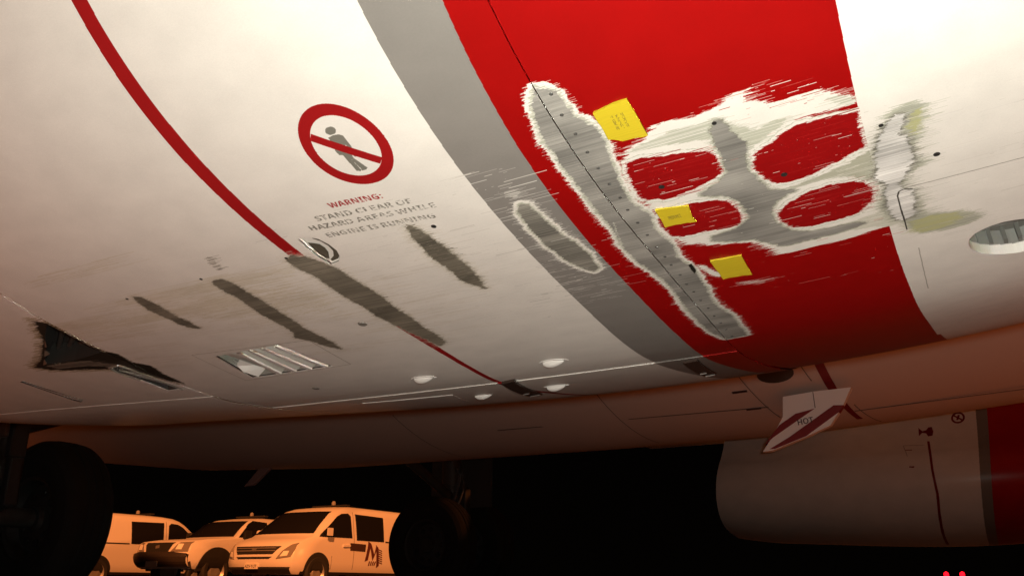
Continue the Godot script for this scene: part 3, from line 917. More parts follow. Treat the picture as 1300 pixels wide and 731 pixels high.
func paint_inlet(p: Paint) -> void:
	var white := srgb(0.80, 0.79, 0.76)
	var red := srgb(0.305, 0.0035, 0.0035)
	var stripe_red := srgb(0.33, 0.010, 0.012)
	var grey := srgb(0.235, 0.225, 0.215)
	var primer := srgb(0.80, 0.79, 0.75)
	var fringe := srgb(0.48, 0.50, 0.42)
	var olive := srgb(0.46, 0.47, 0.26)
	var dark := srgb(0.02, 0.018, 0.015)
	var at := at_angle
	p.band([], RED_WHITE, red, at)
	p.band([], SEAM, red, at, 0, 0.02)
	var metal := brushed(p.w, p.h, srgb(0.27, 0.265, 0.25), 0.17, 4)
	var silver := brushed(p.w, p.h, srgb(0.66, 0.66, 0.655), 0.22, 5)
	var whites := [primer, srgb(0.7, 0.6, 0.57), srgb(0.75, 0.7, 0.66)]
	var web := rag(pts(PRIMER_WEB))
	var seam_metal := rag(pts(METAL_SEAM))
	p.fill(web, primer, 0.022)
	# streaks torn through the red above the web
	p.scratches(-0.24, 0.0, 0.66, 0.715, 110, 0.03, [primer, srgb(0.55, 0.22, 0.20), srgb(0.66, 0.45, 0.42)], pts(STREAK_ZONE))
	p.scratches(-0.24, 0.0, 0.64, 0.70, 150, 0.035, [red, srgb(0.42, 0.07, 0.06), srgb(0.6, 0.35, 0.32)], pts(STREAK_ZONE))
	p.scratches(-0.22, -0.02, 0.50, 0.66, 90, 0.03, [primer, srgb(0.6, 0.33, 0.3), srgb(0.45, 0.1, 0.09)], web)
	p.fill(rag(pts(FRINGE_TOP)), fringe, 0.02, 0.0, 0.85)
	p.fill(rag(pts(FRINGE_ARM)), srgb(0.40, 0.41, 0.33), 0.016, 0.0, 0.9)
	p.scratches(-0.2, 0.0, 0.4, 0.62, 420, 0.03, [srgb(0.18, 0.18, 0.14), srgb(0.3, 0.31, 0.24), srgb(0.6, 0.6, 0.54)], rag(pts(FRINGE_ARM)))
	p.scratches(-0.3, 0.0, 0.5, 0.72, 160, 0.02, [srgb(0.36, 0.37, 0.30), srgb(0.6, 0.6, 0.54)], rag(pts(FRINGE_TOP)))
	p.fill(pts(FRINGE_TIP), fringe, 0.02, 0.0, 0.7)
	for lobe in [LOBE_UPPER_AFT, LOBE_LOWER_AFT, LOBE_UPPER_FORE, LOBE_LOWER_FORE]:
		var lp := rag(pts(lobe))
		p.fill(lp, fringe, 0.004, 0.004)
		p.fill(lp, primer, 0.007, 0.003)
		p.fill(lp, srgb(0.29, 0.005, 0.006), 0.008, -0.0025)
		var r := Rect2(lp[0], Vector2.ZERO)
		for v in lp: r = r.expand(v)
		p.scratches(r.position.x, r.end.x, r.position.y, r.end.y, 34, 0.05, whites, lp)
		p.scratches(r.position.x, r.end.x, r.position.y, r.end.y, 110, 0.08, [srgb(0.25, 0.006, 0.007), srgb(0.38, 0.014, 0.014)], lp)
	p.band(RED_WHITE, [], white, at, 0.001)
	p.fill(rag(pts(FRINGE_ARM)), srgb(0.44, 0.45, 0.37), 0.016, -0.002, 0.8)
	p.scratches(-0.12, 0.0, 0.4, 0.62, 260, 0.03, [srgb(0.18, 0.18, 0.14), srgb(0.3, 0.31, 0.24), srgb(0.66, 0.66, 0.6)], rag(pts(FRINGE_ARM)))
	p.fill(rag(pts(FRINGE_LOW)), srgb(0.60, 0.60, 0.53), 0.016, 0.002, 0.85)
	p.scratches(-0.14, 0.0, 0.3, 0.46, 300, 0.03, [srgb(0.28, 0.28, 0.23), srgb(0.4, 0.41, 0.34), srgb(0.7, 0.7, 0.66)], rag(pts(FRINGE_LOW)))
	p.lay(rag(pts(METAL_WEB)), metal, 0.004, 0.0005)
	p.fill(rag(seam_metal, 0.003), primer, 0.008, 0.0085)
	p.fill(seam_metal, fringe, 0.010, 0.004, 0.75)
	p.fill(rag(pts(METAL_WEB)), srgb(0.50, 0.51, 0.44), 0.008, 0.005, 0.8)
	p.fill(rag(pts(METAL_WEB)), srgb(0.22, 0.22, 0.18), 0.006, 0.0022, 0.6)
	p.lay(rag(pts(METAL_WEB)), metal, 0.004, 0.0005)
	p.fill(pts(STREAK_TAPE), primer, 0.008)
	p.fill(pts(STREAK_RED), primer, 0.03, 0.0, 0.55)
	p.lay(seam_metal, metal, 0.006)
	p.scratches(-0.34, -0.05, 0.2, 0.62, 70, 0.05, [srgb(0.6, 0.25, 0.22), primer])
	# forward strip on the white inlet lip
	var fore := rag(pts(FRINGE_FORE))
	p.fill(fore, fringe, 0.022, 0.0, 0.92)
	p.fill(fore, srgb(0.35, 0.36, 0.31), 0.012, -0.006, 0.5)
	p.fill(rag(pts(OLIVE_UPPER)), olive, 0.012, 0.0, 0.9)
	p.fill(rag(pts(OLIVE_LOWER)), olive, 0.02, 0.0, 0.9)
	p.fill(rag(pts(METAL_FORE)), srgb(0.30, 0.30, 0.25), 0.014, 0.004, 0.8)
	p.fill(rag(pts(METAL_FORE)), srgb(0.13, 0.13, 0.11), 0.010, 0.0015, 0.7)
	p.lay(rag(pts(METAL_FORE), 0.003), silver, 0.009)
	p.scratches(-0.03, 0.08, 0.28, 0.62, 500, 0.02, [srgb(0.45, 0.45, 0.43), srgb(0.8, 0.8, 0.79), srgb(0.36, 0.36, 0.33)], rag(pts(METAL_FORE)))
	p.scratches(-0.06, 0.14, 0.26, 0.62, 160, 0.07, [srgb(0.6, 0.59, 0.55), srgb(0.66, 0.64, 0.6), srgb(0.72, 0.7, 0.68)])
	var gv := pts(GROOVE)
	for i in gv.size() - 1: p.line(gv[i], gv[i + 1], 0.0022, srgb(0.06, 0.055, 0.05))
	var lv := pts(LONG_LINE)
	p.line(lv[0], Vector2(0.45, lv[1].y), 0.0018, srgb(0.33, 0.31, 0.29))
	lv = pts(CROSS_LINE)
	p.line(lv[0], lv[1], 0.0014, srgb(0.4, 0.38, 0.36))
	p.fill(pts(DENT), dark, 0.002)

func paint_fan(q: Paint) -> void:
	var white := srgb(0.80, 0.79, 0.76)
	var red := srgb(0.305, 0.0035, 0.0035)
	var stripe_red := srgb(0.33, 0.010, 0.012)
	var grey := srgb(0.235, 0.225, 0.215)
	var primer := srgb(0.80, 0.79, 0.75)
	var fringe := srgb(0.48, 0.50, 0.42)
	var olive := srgb(0.46, 0.47, 0.26)
	var dark := srgb(0.02, 0.018, 0.015)
	var at := at_angle
	var seam_metal := rag(pts(METAL_SEAM))
	q.band(GREY_AFT, GREY_FORE, grey, at)
	q.band(GREY_FORE, [], red, at)
	# stain round the red line's end and general grime low down
	var stain := srgb(0.60, 0.55, 0.40)
	q.scratches(-1.25, -0.98, 0.44, 0.60, 700, 0.05, [srgb(0.68, 0.64, 0.52), srgb(0.70, 0.67, 0.56), srgb(0.66, 0.62, 0.50)])
	for k in 26:
		var fc := 0.56 + q.rng.randfn(0.0, 0.035)
		var xc := q.rng.randf_range(-1.75, -1.08)
		q.scratches(xc - 0.16, xc + 0.10, fc - 0.012, fc + 0.012, 130, 0.14, [srgb(0.74, 0.705, 0.63), srgb(0.70, 0.66, 0.57), srgb(0.665, 0.62, 0.515)])
	q.scratches(-1.30, -1.0, 0.50, 0.57, 260, 0.10, [srgb(0.66, 0.615, 0.50), srgb(0.60, 0.55, 0.42)])
	q.scratches(-1.12, -1.0, 0.47, 0.54, 260, 0.03, [stain, srgb(0.64, 0.6, 0.47)])
	# smeared grime trailing aft of the scrapes
	for k in 60:
		var gx := q.rng.randf_range(-1.65, -0.75)
		var gf := 0.30 + q.rng.randf() * 0.28
		q.scratches(gx - 0.09, gx, gf - 0.008, gf + 0.008, 26, 0.10, [srgb(0.73, 0.70, 0.64), srgb(0.70, 0.665, 0.595), srgb(0.67, 0.63, 0.555)])
	# fine scouring over the whole scraped zone
	q.scratches(-1.0, -0.5, 0.33, 0.68, 900, 0.07, [srgb(0.72, 0.71, 0.68), srgb(0.68, 0.665, 0.63), srgb(0.76, 0.75, 0.73), srgb(0.62, 0.6, 0.57)])
	q.scratches(-1.6, -0.8, 0.25, 0.5, 260, 0.05, [srgb(0.70, 0.69, 0.66), srgb(0.76, 0.75, 0.73)])
	q.band(RED_AFT, RED_FORE, stripe_red, at)
	var fm := brushed(q.w, q.h, srgb(0.27, 0.265, 0.25), 0.17, 14)
	var brown := brushed(q.w, q.h, srgb(0.185, 0.170, 0.138), 0.28, 15)
	q.fill(rag(seam_metal, 0.003), primer, 0.008, 0.0085)
	q.fill(seam_metal, fringe, 0.010, 0.004, 0.75)
	q.lay(seam_metal, fm, 0.006)
	# the strip on the grey band
	var ms := rag(pts(METAL_STRIPE))
	q.fill(pts(STREAK_GREY), srgb(0.62, 0.61, 0.58), 0.02, 0.0, 0.6)
	q.fill(ms, primer, 0.010, 0.0085)
	q.fill(ms, fringe, 0.01, 0.003, 0.8)
	q.lay(ms, brushed(q.w, q.h, srgb(0.225, 0.218, 0.195), 0.3, 16), 0.006)
	q.scratches(-0.66, -0.42, 0.30, 0.56, 60, 0.06, [srgb(0.5, 0.49, 0.47), srgb(0.4, 0.39, 0.37)])
	# scrapes on the white
	for sn in [SCRAPE_FORE, SCRAPE_LONG, SCRAPE_MID, SCRAPE_AFT]:
		var s := rag(pts(sn), 0.0025)
		q.fill(s, srgb(0.66, 0.625, 0.545), 0.03, 0.012, 0.28)
		q.fill(s, srgb(0.52, 0.49, 0.41), 0.011, 0.0025, 0.6)
		q.fill(s, srgb(0.30, 0.28, 0.22), 0.008, 0.0012, 0.7)
		q.lay(s, brown, 0.007)
		var sp := s
		var sb := Rect2(sp[0], Vector2.ZERO)
		for v in sp: sb = sb.expand(v)
		q.scratches(sb.position.x, sb.end.x, sb.position.y, sb.end.y, 260, 0.02, [srgb(0.30, 0.285, 0.24), srgb(0.10, 0.09, 0.07), srgb(0.13, 0.12, 0.095), srgb(0.24, 0.22, 0.18)], sp)
	q.lay(pts(SCRAPE_FAINT), brown, 0.02, 0.0, 0.4)
	# the warning: ring, figure, bar and the worn stencilled words
	var rc := Vector2(-0.6858, 0.7564)
	var kf := 1.0 / 1.19
	q.fill(ellipse(rc, 0.0638, 0.0638 * kf, 72), stripe_red)
	q.fill(ellipse(rc, 0.0478, 0.0478 * kf, 72), white)
	var ink := srgb(0.20, 0.195, 0.17)
	q.fill(pts(HEAD), ink)
	q.fill(pts(TORSO), ink)
	q.fill(pts(BAR), stripe_red)
	q.word("WARNING:", Vector2(-0.787, 0.6843), Vector2(-0.694, 0.6783), 0.0105, stripe_red, 1.19)
	q.word("STAND CLEAR OF", Vector2(-0.828, 0.6697), Vector2(-0.658, 0.6593), 0.0105, ink, 1.19)
	q.word("HAZARD AREAS WHILE", Vector2(-0.854, 0.6567), Vector2(-0.630, 0.6430), 0.0105, ink, 1.19)
	q.word("ENGINE IS RUNNING", Vector2(-0.839, 0.6385), Vector2(-0.645, 0.6262), 0.0105, ink, 1.19)
	for cut in [-0.815, -0.785, -0.752, -0.728, -0.701, -0.676, -0.652]:
		q.line(Vector2(cut, 0.623), Vector2(cut + 0.004, 0.683), 0.0014, white)
	q.scratches(-0.86, -0.62, 0.622, 0.675, 240, 0.05, [white])
	q.scratches(-0.74, -0.62, 0.622, 0.668, 170, 0.04, [white])
	q.scratches(-0.86, -0.62, 0.62, 0.652, 110, 0.04, [white])
	q.scratches(-0.80, -0.69, 0.678, 0.694, 18, 0.02, [white])
	# thin lines: vent frame, soot at the aft edge
	var vp := pts(VENT_PANEL)
	for i in vp.size(): q.line(vp[i], vp[(i + 1) % vp.size()], 0.0022, srgb(0.42, 0.40, 0.36))
	var sv := rag(pts(SOOT), 0.003)
	q.fill(sv, srgb(0.16, 0.135, 0.09), 0.006, 0.004, 0.5)
	q.fill(sv, srgb(0.03, 0.026, 0.02), 0.006)

# a skin whose first edge is a seam given by angle, running down from it
func skin_between(xa: Callable, xb: Callable, fa: Callable, fb: float, nx: int, nf: int, uv: Callable, off: float, holes: Array = [], edges := "abc") -> ArrayMesh:
	return skin(xa, xb, fa, fb, nx, nf, holes, uv, off, 0.005, edges, 0.0006)

func flipped(m: ArrayMesh) -> ArrayMesh:
	return m

func blister() -> ArrayMesh:      # a teardrop fairing with a thin flange, length along x
	var st := begin()
	var n := 14
	var m := 9
	for i in n:
		for j in m:
			var q: Array = []
			var nn: Array = []
			for e in [[i, j], [i + 1, j], [i + 1, j + 1], [i, j + 1]]:
				var u: float = float(e[0]) / n
				var a: float = PI * e[1] / m
				var w := 0.012 * pow(sin(PI * pow(u, 0.75)), 0.7) + 0.00001
				var v := Vector3(-0.026 + 0.052 * u, sin(a) * w * 1.05, cos(a) * w)
				q.append(v)
				nn.append(Vector3((u - 0.45) * 0.9, sin(a), cos(a)).normalized())
			smooth_quad(st, q, nn)
	for i in 24:
		var a0 := TAU * i / 24
		var a1 := TAU * (i + 1) / 24
		quad(st, Vector3(cos(a0) * 0.032, 0.0014, sin(a0) * 0.0155), Vector3(cos(a1) * 0.032, 0.0014, sin(a1) * 0.0155), Vector3(0, 0.0014, 0), Vector3(0, 0.0014, 0), Vector3.UP)
		quad(st, Vector3(cos(a0) * 0.032, 0.0014, sin(a0) * 0.0155), Vector3(cos(a1) * 0.032, 0.0014, sin(a1) * 0.0155), Vector3(cos(a1) * 0.034, -0.001, sin(a1) * 0.017), Vector3(cos(a0) * 0.034, -0.001, sin(a0) * 0.017), Vector3(cos(a0), 0.5, sin(a0)))
	return done(st)

# ---- belly of the fuselage
const KEEL := [-14.0, 2.3, -12.0, 1.9, -9.5, 1.45, -7.8, 1.27, -6.0, 1.19, -3.0, 1.17, -1.5, 1.18, -0.6, 1.235, 0.0, 1.28, 3.0, 1.42, 9.0, 1.5]
func hull(x: float, a: float, off := 0.0) -> Vector3:
	var y0: float = KEEL[KEEL.size() - 1]
	for i in range(0, KEEL.size() - 2, 2):
		if x <= KEEL[i + 2]:
			y0 = lerpf(KEEL[i + 1], KEEL[i + 3], clampf((x - KEEL[i]) / (KEEL[i + 2] - KEEL[i]), 0, 1))
			break
	var r := 1.88
	return Vector3(x, y0 + r - (r + off) * cos(a), -4.83 + (r + off) * sin(a))

func hull_patch(poly: PackedVector2Array, off: float) -> ArrayMesh:
	var st := begin()
	var big := scaled(poly, 1000.0)
	var r := Rect2(poly[0], Vector2.ZERO)
	for v in poly: r = r.expand(v)
	var n := int(ceil(r.size.y / 0.05))
	for j in n:
		var a := r.position.y + r.size.y * j / n
		var b := r.position.y + r.size.y * (j + 1) / n
		var g := PackedVector2Array([Vector2(r.position.x - 1, a), Vector2(r.end.x + 1, a), Vector2(r.end.x + 1, b), Vector2(r.position.x - 1, b)])
		for piece in Geometry2D.intersect_polygons(scaled(g, 1000.0), big):
			var idx := Geometry2D.triangulate_polygon(piece)
			for q in range(0, idx.size(), 3):
				var pp: Array = []
				var nn: Array = []
				for w in 3:
					var v: Vector2 = piece[idx[q + w]] * 0.001
					pp.append(hull(v.x, v.y, off))
					nn.append(Vector3(0, -cos(v.y), sin(v.y)))
				smooth_tri(st, pp, nn)
	for i in poly.size():
		var a := poly[i]
		var b := poly[(i + 1) % poly.size()]
		quad(st, hull(a.x, a.y, off), hull(b.x, b.y, off), hull(b.x, b.y, 0.0), hull(a.x, a.y, 0.0), hull((a.x + b.x) / 2, (a.y + b.y) / 2) - hull(r.get_center().x, r.get_center().y))
	return done(st)

func belly() -> void:
	var st := begin()
	var xs: Array = []
	for i in 70: xs.append(-14.0 + 23.0 * i / 69.0)
	for i in 69:
		for j in 72:
			var a0 := TAU * j / 72
			var a1 := TAU * (j + 1) / 72
			var ns := [Vector3(0, -cos(a0), sin(a0)), Vector3(0, -cos(a0), sin(a0)), Vector3(0, -cos(a1), sin(a1)), Vector3(0, -cos(a1), sin(a1))]
			smooth_quad(st, [hull(xs[i], a0), hull(xs[i + 1], a0), hull(xs[i + 1], a1), hull(xs[i], a1)], ns)
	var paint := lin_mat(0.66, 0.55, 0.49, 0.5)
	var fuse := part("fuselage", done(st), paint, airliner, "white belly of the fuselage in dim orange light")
	var dark := lin_mat(0.05, 0.02, 0.018, 0.5)
	var line_red := lin_mat(0.22, 0.012, 0.016, 0.5)
	# red line round the belly, slits, oval inspection opening, panel lines
	part("red_line", hull_patch(PackedVector2Array([Vector2(-1.11, 0.55), Vector2(-1.055, 0.55), Vector2(-1.035, 0.38), Vector2(-1.018, 0.24), Vector2(-0.985, 0.06), Vector2(-1.02, 0.06), Vector2(-1.06, 0.24), Vector2(-1.09, 0.38)]), 0.003), line_red, fuse)
	for v in [Vector2(-1.625, 0.418), Vector2(-1.60, 0.297)]:
		part("slit", hull_patch(PackedVector2Array([v + Vector2(-0.05, -0.006), v + Vector2(0.05, -0.004), v + Vector2(0.05, 0.006), v + Vector2(-0.05, 0.005)]), 0.003), dark, fuse)
	var oval := PackedVector2Array()
	for i in 24: oval.append(Vector2(-1.355 + cos(TAU * i / 24) * 0.115, 0.487 + sin(TAU * i / 24) * 0.045))
	part("inspection_opening", hull_patch(oval, 0.004), lin_mat(0.06, 0.045, 0.035, 0.4), fuse)
	for l in [[Vector2(-1.62, 0.6), Vector2(-1.47, 0.2)], [Vector2(-1.2, 0.55), Vector2(-1.16, 0.42)], [Vector2(-3.6, 0.32), Vector2(-1.5, 0.30)], [Vector2(-1.0, 0.16), Vector2(3.0, 0.12)], [Vector2(-0.98, 0.22), Vector2(-0.9, -0.05)], [Vector2(-4.4, 0.5), Vector2(-4.3, 0.0)], [Vector2(-2.6, 0.5), Vector2(-2.5, 0.0)]]:
		var a: Vector2 = l[0]
		var b: Vector2 = l[1]
		var n := (b - a).orthogonal().normalized() * 0.003
		part("panel_joint", hull_patch(PackedVector2Array([a + n, b + n, b - n, a - n]), 0.002), lin_mat(0.16, 0.13, 0.11, 0.7), fuse)
	# striped drain mast: a thick blade hanging below the belly
	var zc := -4.1
	var mast := part("drain_mast", blade(nearer(PackedVector2Array([Vector2(-1.399, 1.323), Vector2(-1.201, 1.338), Vector2(-0.963, 1.342), Vector2(-1.018, 1.242), Vector2(-1.067, 1.173), Vector2(-1.116, 1.11), Vector2(-1.274, 1.049), Vector2(-1.50, 0.975), Vector2(-1.56, 0.972), Vector2(-1.492, 1.061), Vector2(-1.444, 1.137), Vector2(-1.411, 1.191)])), zc, 0.05), lin_mat(0.90, 0.88, 0.86, 0.3), airliner, "white drain mast with two red stripes")
	var foot := begin()
	box(foot, Vector3(-1.33, 1.19, -4.42), Vector3(-1.10, 1.275, zc - 0.02), Transform3D(), 0.01)
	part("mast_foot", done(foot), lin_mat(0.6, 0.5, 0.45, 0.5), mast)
	part("stripe", blade(nearer(PackedVector2Array([Vector2(-1.436, 1.138), Vector2(-1.326, 1.203), Vector2(-1.202, 1.226), Vector2(-1.485, 1.060), Vector2(-1.54, 1.018), Vector2(-1.51, 1.056)])), zc, 0.056), line_red, mast)
	part("stripe", blade(nearer(PackedVector2Array([Vector2(-1.515, 0.985), Vector2(-1.379, 1.055), Vector2(-1.082, 1.236), Vector2(-1.022, 1.232), Vector2(-1.054, 1.190), Vector2(-1.274, 1.052), Vector2(-1.48, 0.985)])), zc, 0.056), line_red, mast)
	part("mast_joint", blade(nearer(PackedVector2Array([Vector2(-1.204, 1.335), Vector2(-1.200, 1.335), Vector2(-1.196, 1.23), Vector2(-1.200, 1.23)])), zc, 0.055), dark, mast)
	var tm := TextMesh.new()
	tm.text = "HOT"
	tm.font_size = 40
	tm.pixel_size = 0.0012
	tm.depth = 0.002
	var o := part("lettering", tm, dark, mast)
	o.position = Vector3(-1.227, 1.117, zc + 0.0285)
	o.rotation.z = 0.12
	# small aerial further aft
	part("belly_aerial", blade(PackedVector2Array([Vector2(-6.78, 1.22), Vector2(-6.62, 1.22), Vector2(-6.84, 1.06), Vector2(-6.97, 1.05)]), -4.83, 0.03), lin_mat(0.3, 0.2, 0.19, 0.4), airliner)

func nearer(p: PackedVector2Array) -> PackedVector2Array:
	var r := PackedVector2Array()
	for v in p: r.append(Vector2(v.x * 0.9663, 0.1326 + (v.y - 0.1326) * 0.9663))
	return r

func blade(poly: PackedVector2Array, z: float, thick: float) -> ArrayMesh:
	var st := begin()
	var idx := Geometry2D.triangulate_polygon(scaled(poly, 1000.0))
	for s in [-1.0, 1.0]:
		for q in range(0, idx.size(), 3):
			var v: Array = []
			for w in 3: v.append(Vector3(poly[idx[q + w]].x, poly[idx[q + w]].y, z + s * thick * 0.5))
			tri(st, v[0], v[1], v[2], Vector3(0, 0, s))
	var c := Vector2.ZERO
	for v in poly: c += v / poly.size()
	for i in poly.size():
		var a := poly[i]
		var b := poly[(i + 1) % poly.size()]
		var m := (a + b) * 0.5 - c
		quad(st, Vector3(a.x, a.y, z - thick / 2), Vector3(b.x, b.y, z - thick / 2), Vector3(b.x, b.y, z + thick / 2), Vector3(a.x, a.y, z + thick / 2), Vector3(m.x, m.y, 0))
	return done(st)

# ---- the left engine beyond the belly
func far_engine() -> void:
	var white := srgb(0.80, 0.78, 0.74)
	var p := Paint.new(-3.3, 0.5, -0.3, 2.3, 1536, 1024, white, 31)
	var red := srgb(0.20, 0.012, 0.016)
	var ga := pts(FAR_GREY_AFT)
	var gf := pts(FAR_GREY_FORE)
	for y in p.h:
		var f := p.row_f(y)
		var t := clampf((f - 0.25) / 1.85, 0.0, 1.0)
		var a := p.col(-0.525 - 0.06 * t * t)
		var b := p.col(-0.432 - 0.045 * t * t)
		p.img.fill_rect(Rect2i(a, y, b - a, 1), srgb(0.24, 0.22, 0.20))
		p.img.fill_rect(Rect2i(b, y, p.w - b, 1), srgb(0.42, 0.012, 0.014))
	p.fill(pts(FAR_RED_LINE), red)
	p.fill(pts(FAR_ICON), red)
	p.fill(ellipse(Vector2(-0.748, 1.970), 0.066, 0.066, 40), red)
	p.fill(ellipse(Vector2(-0.748, 1.970), 0.047, 0.047, 40), white)
	p.line(Vector2(-0.79, 2.0), Vector2(-0.705, 1.94), 0.018, red)
	p.fill(ellipse(Vector2(-0.742, 1.993), 0.012, 0.011, 12), red)
	p.line(Vector2(-0.745, 1.985), Vector2(-0.755, 1.945), 0.02, red)
	var sl := pts(FAR_SLITS)
	p.line(sl[0], sl[1], 0.014, red)
	p.line(sl[2], sl[3], 0.014, red)
	p.line(Vector2(-1.27, 1.66), Vector2(-1.06, 1.65), 0.008, srgb(0.45, 0.42, 0.4))
	p.line(Vector2(-1.27, 1.66), Vector2(-1.22, 1.50), 0.008, srgb(0.45, 0.42, 0.4))
	var m := paint_mat(p, 0.3)
	var u := p.uv
	var fixed := func(v: float) -> Callable: return func(_f: float) -> float: return v
	var o := part("far_engine_cowl", skin(fixed.call(-3.3), fixed.call(0.5), fixed.call(-0.3), 2.3, 40, 60, [], u, 0.0, 0.0, ""), m, airliner, "left engine cowl with grey band and red front")
	var o2 := part("far_engine_cowl", skin(fixed.call(-3.3), fixed.call(0.5), fixed.call(2.3), TAU - 0.3, 20, 50, [], func(v): return u.call(Vector2(v.x, 2.25)), 0.0, 0.0, ""), m, airliner)
	for k in [[-3.3, 1.0, -3.3, 0.6, -1.0], [0.5, 1.0, 0.5, 0.85, 1.0]]:
		var st := begin()
		for j in 48:
			var f0 := TAU * j / 48
			var f1 := TAU * (j + 1) / 48
			var a := surf(k[0], f0)
			var b := surf(k[0], f1)
			var c := Vector3(surf(k[0], 0).x, 1.5, 0)
			quad(st, a, b, Vector3(b.x, c.y + (b.y - c.y) * k[3], b.z * k[3]), Vector3(a.x, c.y + (a.y - c.y) * k[3], a.z * k[3]), Vector3(k[4], 0, 0))
		part("far_engine_rim", done(st), lin_mat(0.5, 0.48, 0.46, 0.4), airliner).position += Vector3(0, 0, -9.66)
	for q in [o, o2]: q.position += Vector3(0, 0, -9.66)

# ---- main landing gear
func main_gear() -> void:
	var rubber := lin_mat(0.010, 0.0095, 0.009, 0.9)
	var alloy := lin_mat(0.03, 0.028, 0.027, 0.6)
	var paint := lin_mat(0.06, 0.055, 0.05, 0.5)
	for side in [-1.97, -7.69]:
		for dz in [0.43, -0.43]:
			var c := Vector3(-6.36, 0.565, side + dz)
			var st := begin()
			var prof: Array = []
			for k in [[0.29, -0.15], [0.31, -0.175], [0.40, -0.19], [0.49, -0.185], [0.535, -0.155], [0.556, -0.12], [0.562, -0.072], [0.553, -0.068], [0.553, -0.058], [0.565, -0.054], [0.566, -0.005], [0.556, -0.003], [0.556, 0.005], [0.566, 0.008], [0.565, 0.054], [0.553, 0.058], [0.553, 0.068], [0.562, 0.072], [0.556, 0.12], [0.535, 0.155], [0.49, 0.185], [0.40, 0.19], [0.31, 0.175], [0.29, 0.15]]: prof.append(Vector2(k[0], k[1]))
			lathe(st, c, Vector3(0, 0, 1), prof, 64)
			var tyre := part("tyre", done(st), rubber, airliner)
			var rim := begin()
			lathe(rim, c, Vector3(0, 0, 1), [Vector2(0.0, -0.11), Vector2(0.08, -0.115), Vector2(0.1, -0.09), Vector2(0.24, -0.07), Vector2(0.27, -0.15), Vector2(0.295, -0.16), Vector2(0.295, 0.16), Vector2(0.27, 0.15), Vector2(0.24, 0.07), Vector2(0.1, 0.09), Vector2(0.08, 0.115), Vector2(0.0, 0.11)], 48)
			part("rim", done(rim), alloy, tyre)
			for k in 9:
				var a := TAU * k / 9
				var h := begin()
				var q := c + Vector3(cos(a) * 0.175, sin(a) * 0.175, 0)
				lathe(h, q, Vector3(0, 0, 1), [Vector2(0.0, 0.088), Vector2(0.028, 0.088), Vector2(0.034, 0.08)], 12)
				part("rim_opening", done(h), lin_mat(0.012, 0.012, 0.012, 0.8), tyre)
		var leg := begin()
		tube(leg, Vector3(-6.4, 0.5, side), Vector3(-6.4, 1.5, side), 0.075, 0.075, 20)
		tube(leg, Vector3(-6.4, 1.3, side), Vector3(-6.4, 2.6, side), 0.12, 0.13, 20)
		tube(leg, Vector3(-6.4, 0.565, side - 0.36), Vector3(-6.4, 0.565, side + 0.36), 0.07, 0.07, 16)
		var strut := part("gear_strut", done(leg), paint, airliner)
		var links := begin()
		box(links, Vector3(-6.2, 0.62, side - 0.05), Vector3(-6.13, 0.95, side + 0.05), Transform3D(), 0.01)
		box(links, Vector3(-6.22, 0.95, side - 0.06), Vector3(-6.15, 1.25, side + 0.06), Transform3D(), 0.01)
		tube(links, Vector3(-6.32, 1.2, side), Vector3(-6.16, 1.25, side), 0.03, 0.03, 10)
		tube(links, Vector3(-6.35, 0.6, side), Vector3(-6.16, 0.64, side), 0.03, 0.03, 10)
		part("torque_link", done(links), alloy, strut)
		var hose := begin()
		for k in 3:
			var last := Vector3(-6.28, 1.5, side + 0.05 * k - 0.02)
			for w in 9:
				var t := (w + 1) / 9.0
				var nxt := Vector3(-6.28 + 0.12 * sin(t * 5.0 + k), 1.5 - 0.85 * t, side + 0.05 * k - 0.02 + 0.14 * sin(t * 3.1 + k * 1.3))
				tube(hose, last, nxt, 0.012, 0.012, 7)
				last = nxt
		part("brake_hose", done(hose), lin_mat(0.12, 0.12, 0.12, 0.5), strut)
		var s := -1.0 if side < -4.0 else 1.0
		tube_part("side_brace", Vector3(-6.4, 1.15, side), Vector3(-6.4, 1.75, side - s * 1.5), 0.06, paint, strut)
		var door := begin()
		box(door, Vector3(-6.85, 1.05, side + s * 0.20), Vector3(-5.95, 1.95, side + s * 0.23), Transform3D(), 0.008)
		part("gear_door", done(door), lin_mat(0.06, 0.05, 0.045, 0.6), airliner)

func tube_part(called: String, a: Vector3, b: Vector3, r: float, m: Material, parent: Node) -> void:
	var st := begin()
	tube(st, a, b, r, r)
	part(called, done(st), m, parent)

# ---- wings and pylons, above and behind the engines, outside the frame
func wings() -> void:
	var m := lin_mat(0.6, 0.59, 0.57, 0.5)
	for s in [1.0, -1.0]:
		var st := begin()
		var secs := [[0.5, 1.0, -8.4, 2.1, 0.75], [4.9, -2.4, -8.6, 2.55, 0.5], [16.0, -9.6, -11.2, 4.3, 0.18]]
		for i in 2:
			var a: Array = secs[i]
			var b: Array = secs[i + 1]
			var ra := wing_ring(a, s)
			var rb := wing_ring(b, s)
			for k in ra.size():
				var k2 := (k + 1) % ra.size()
				var c: Vector3 = (ra[0] + ra[3] + rb[0] + rb[3]) * 0.25
				quad(st, ra[k], ra[k2], rb[k2], rb[k], (ra[k] + rb[k2]) * 0.5 - c)
		part("wing", done(st), m, airliner)
		var py := begin()
		box(py, Vector3(-4.6, 1.9, -4.83 + s * 4.83 - 0.16), Vector3(-1.2, 2.45, -4.83 + s * 4.83 + 0.16), Transform3D(), 0.05)
		part("pylon", done(py), m, airliner)

func wing_ring(q: Array, s: float) -> Array:
	var r: Array = []
	for e in [[0.0, 0.0], [0.08, 0.4], [0.4, 0.55], [1.0, 0.02], [1.0, -0.02], [0.4, -0.42], [0.08, -0.3]]:
		r.append(Vector3(lerpf(q[1], q[2], e[0]), q[3] + e[1] * q[4], -4.83 + s * q[0]))
	return r

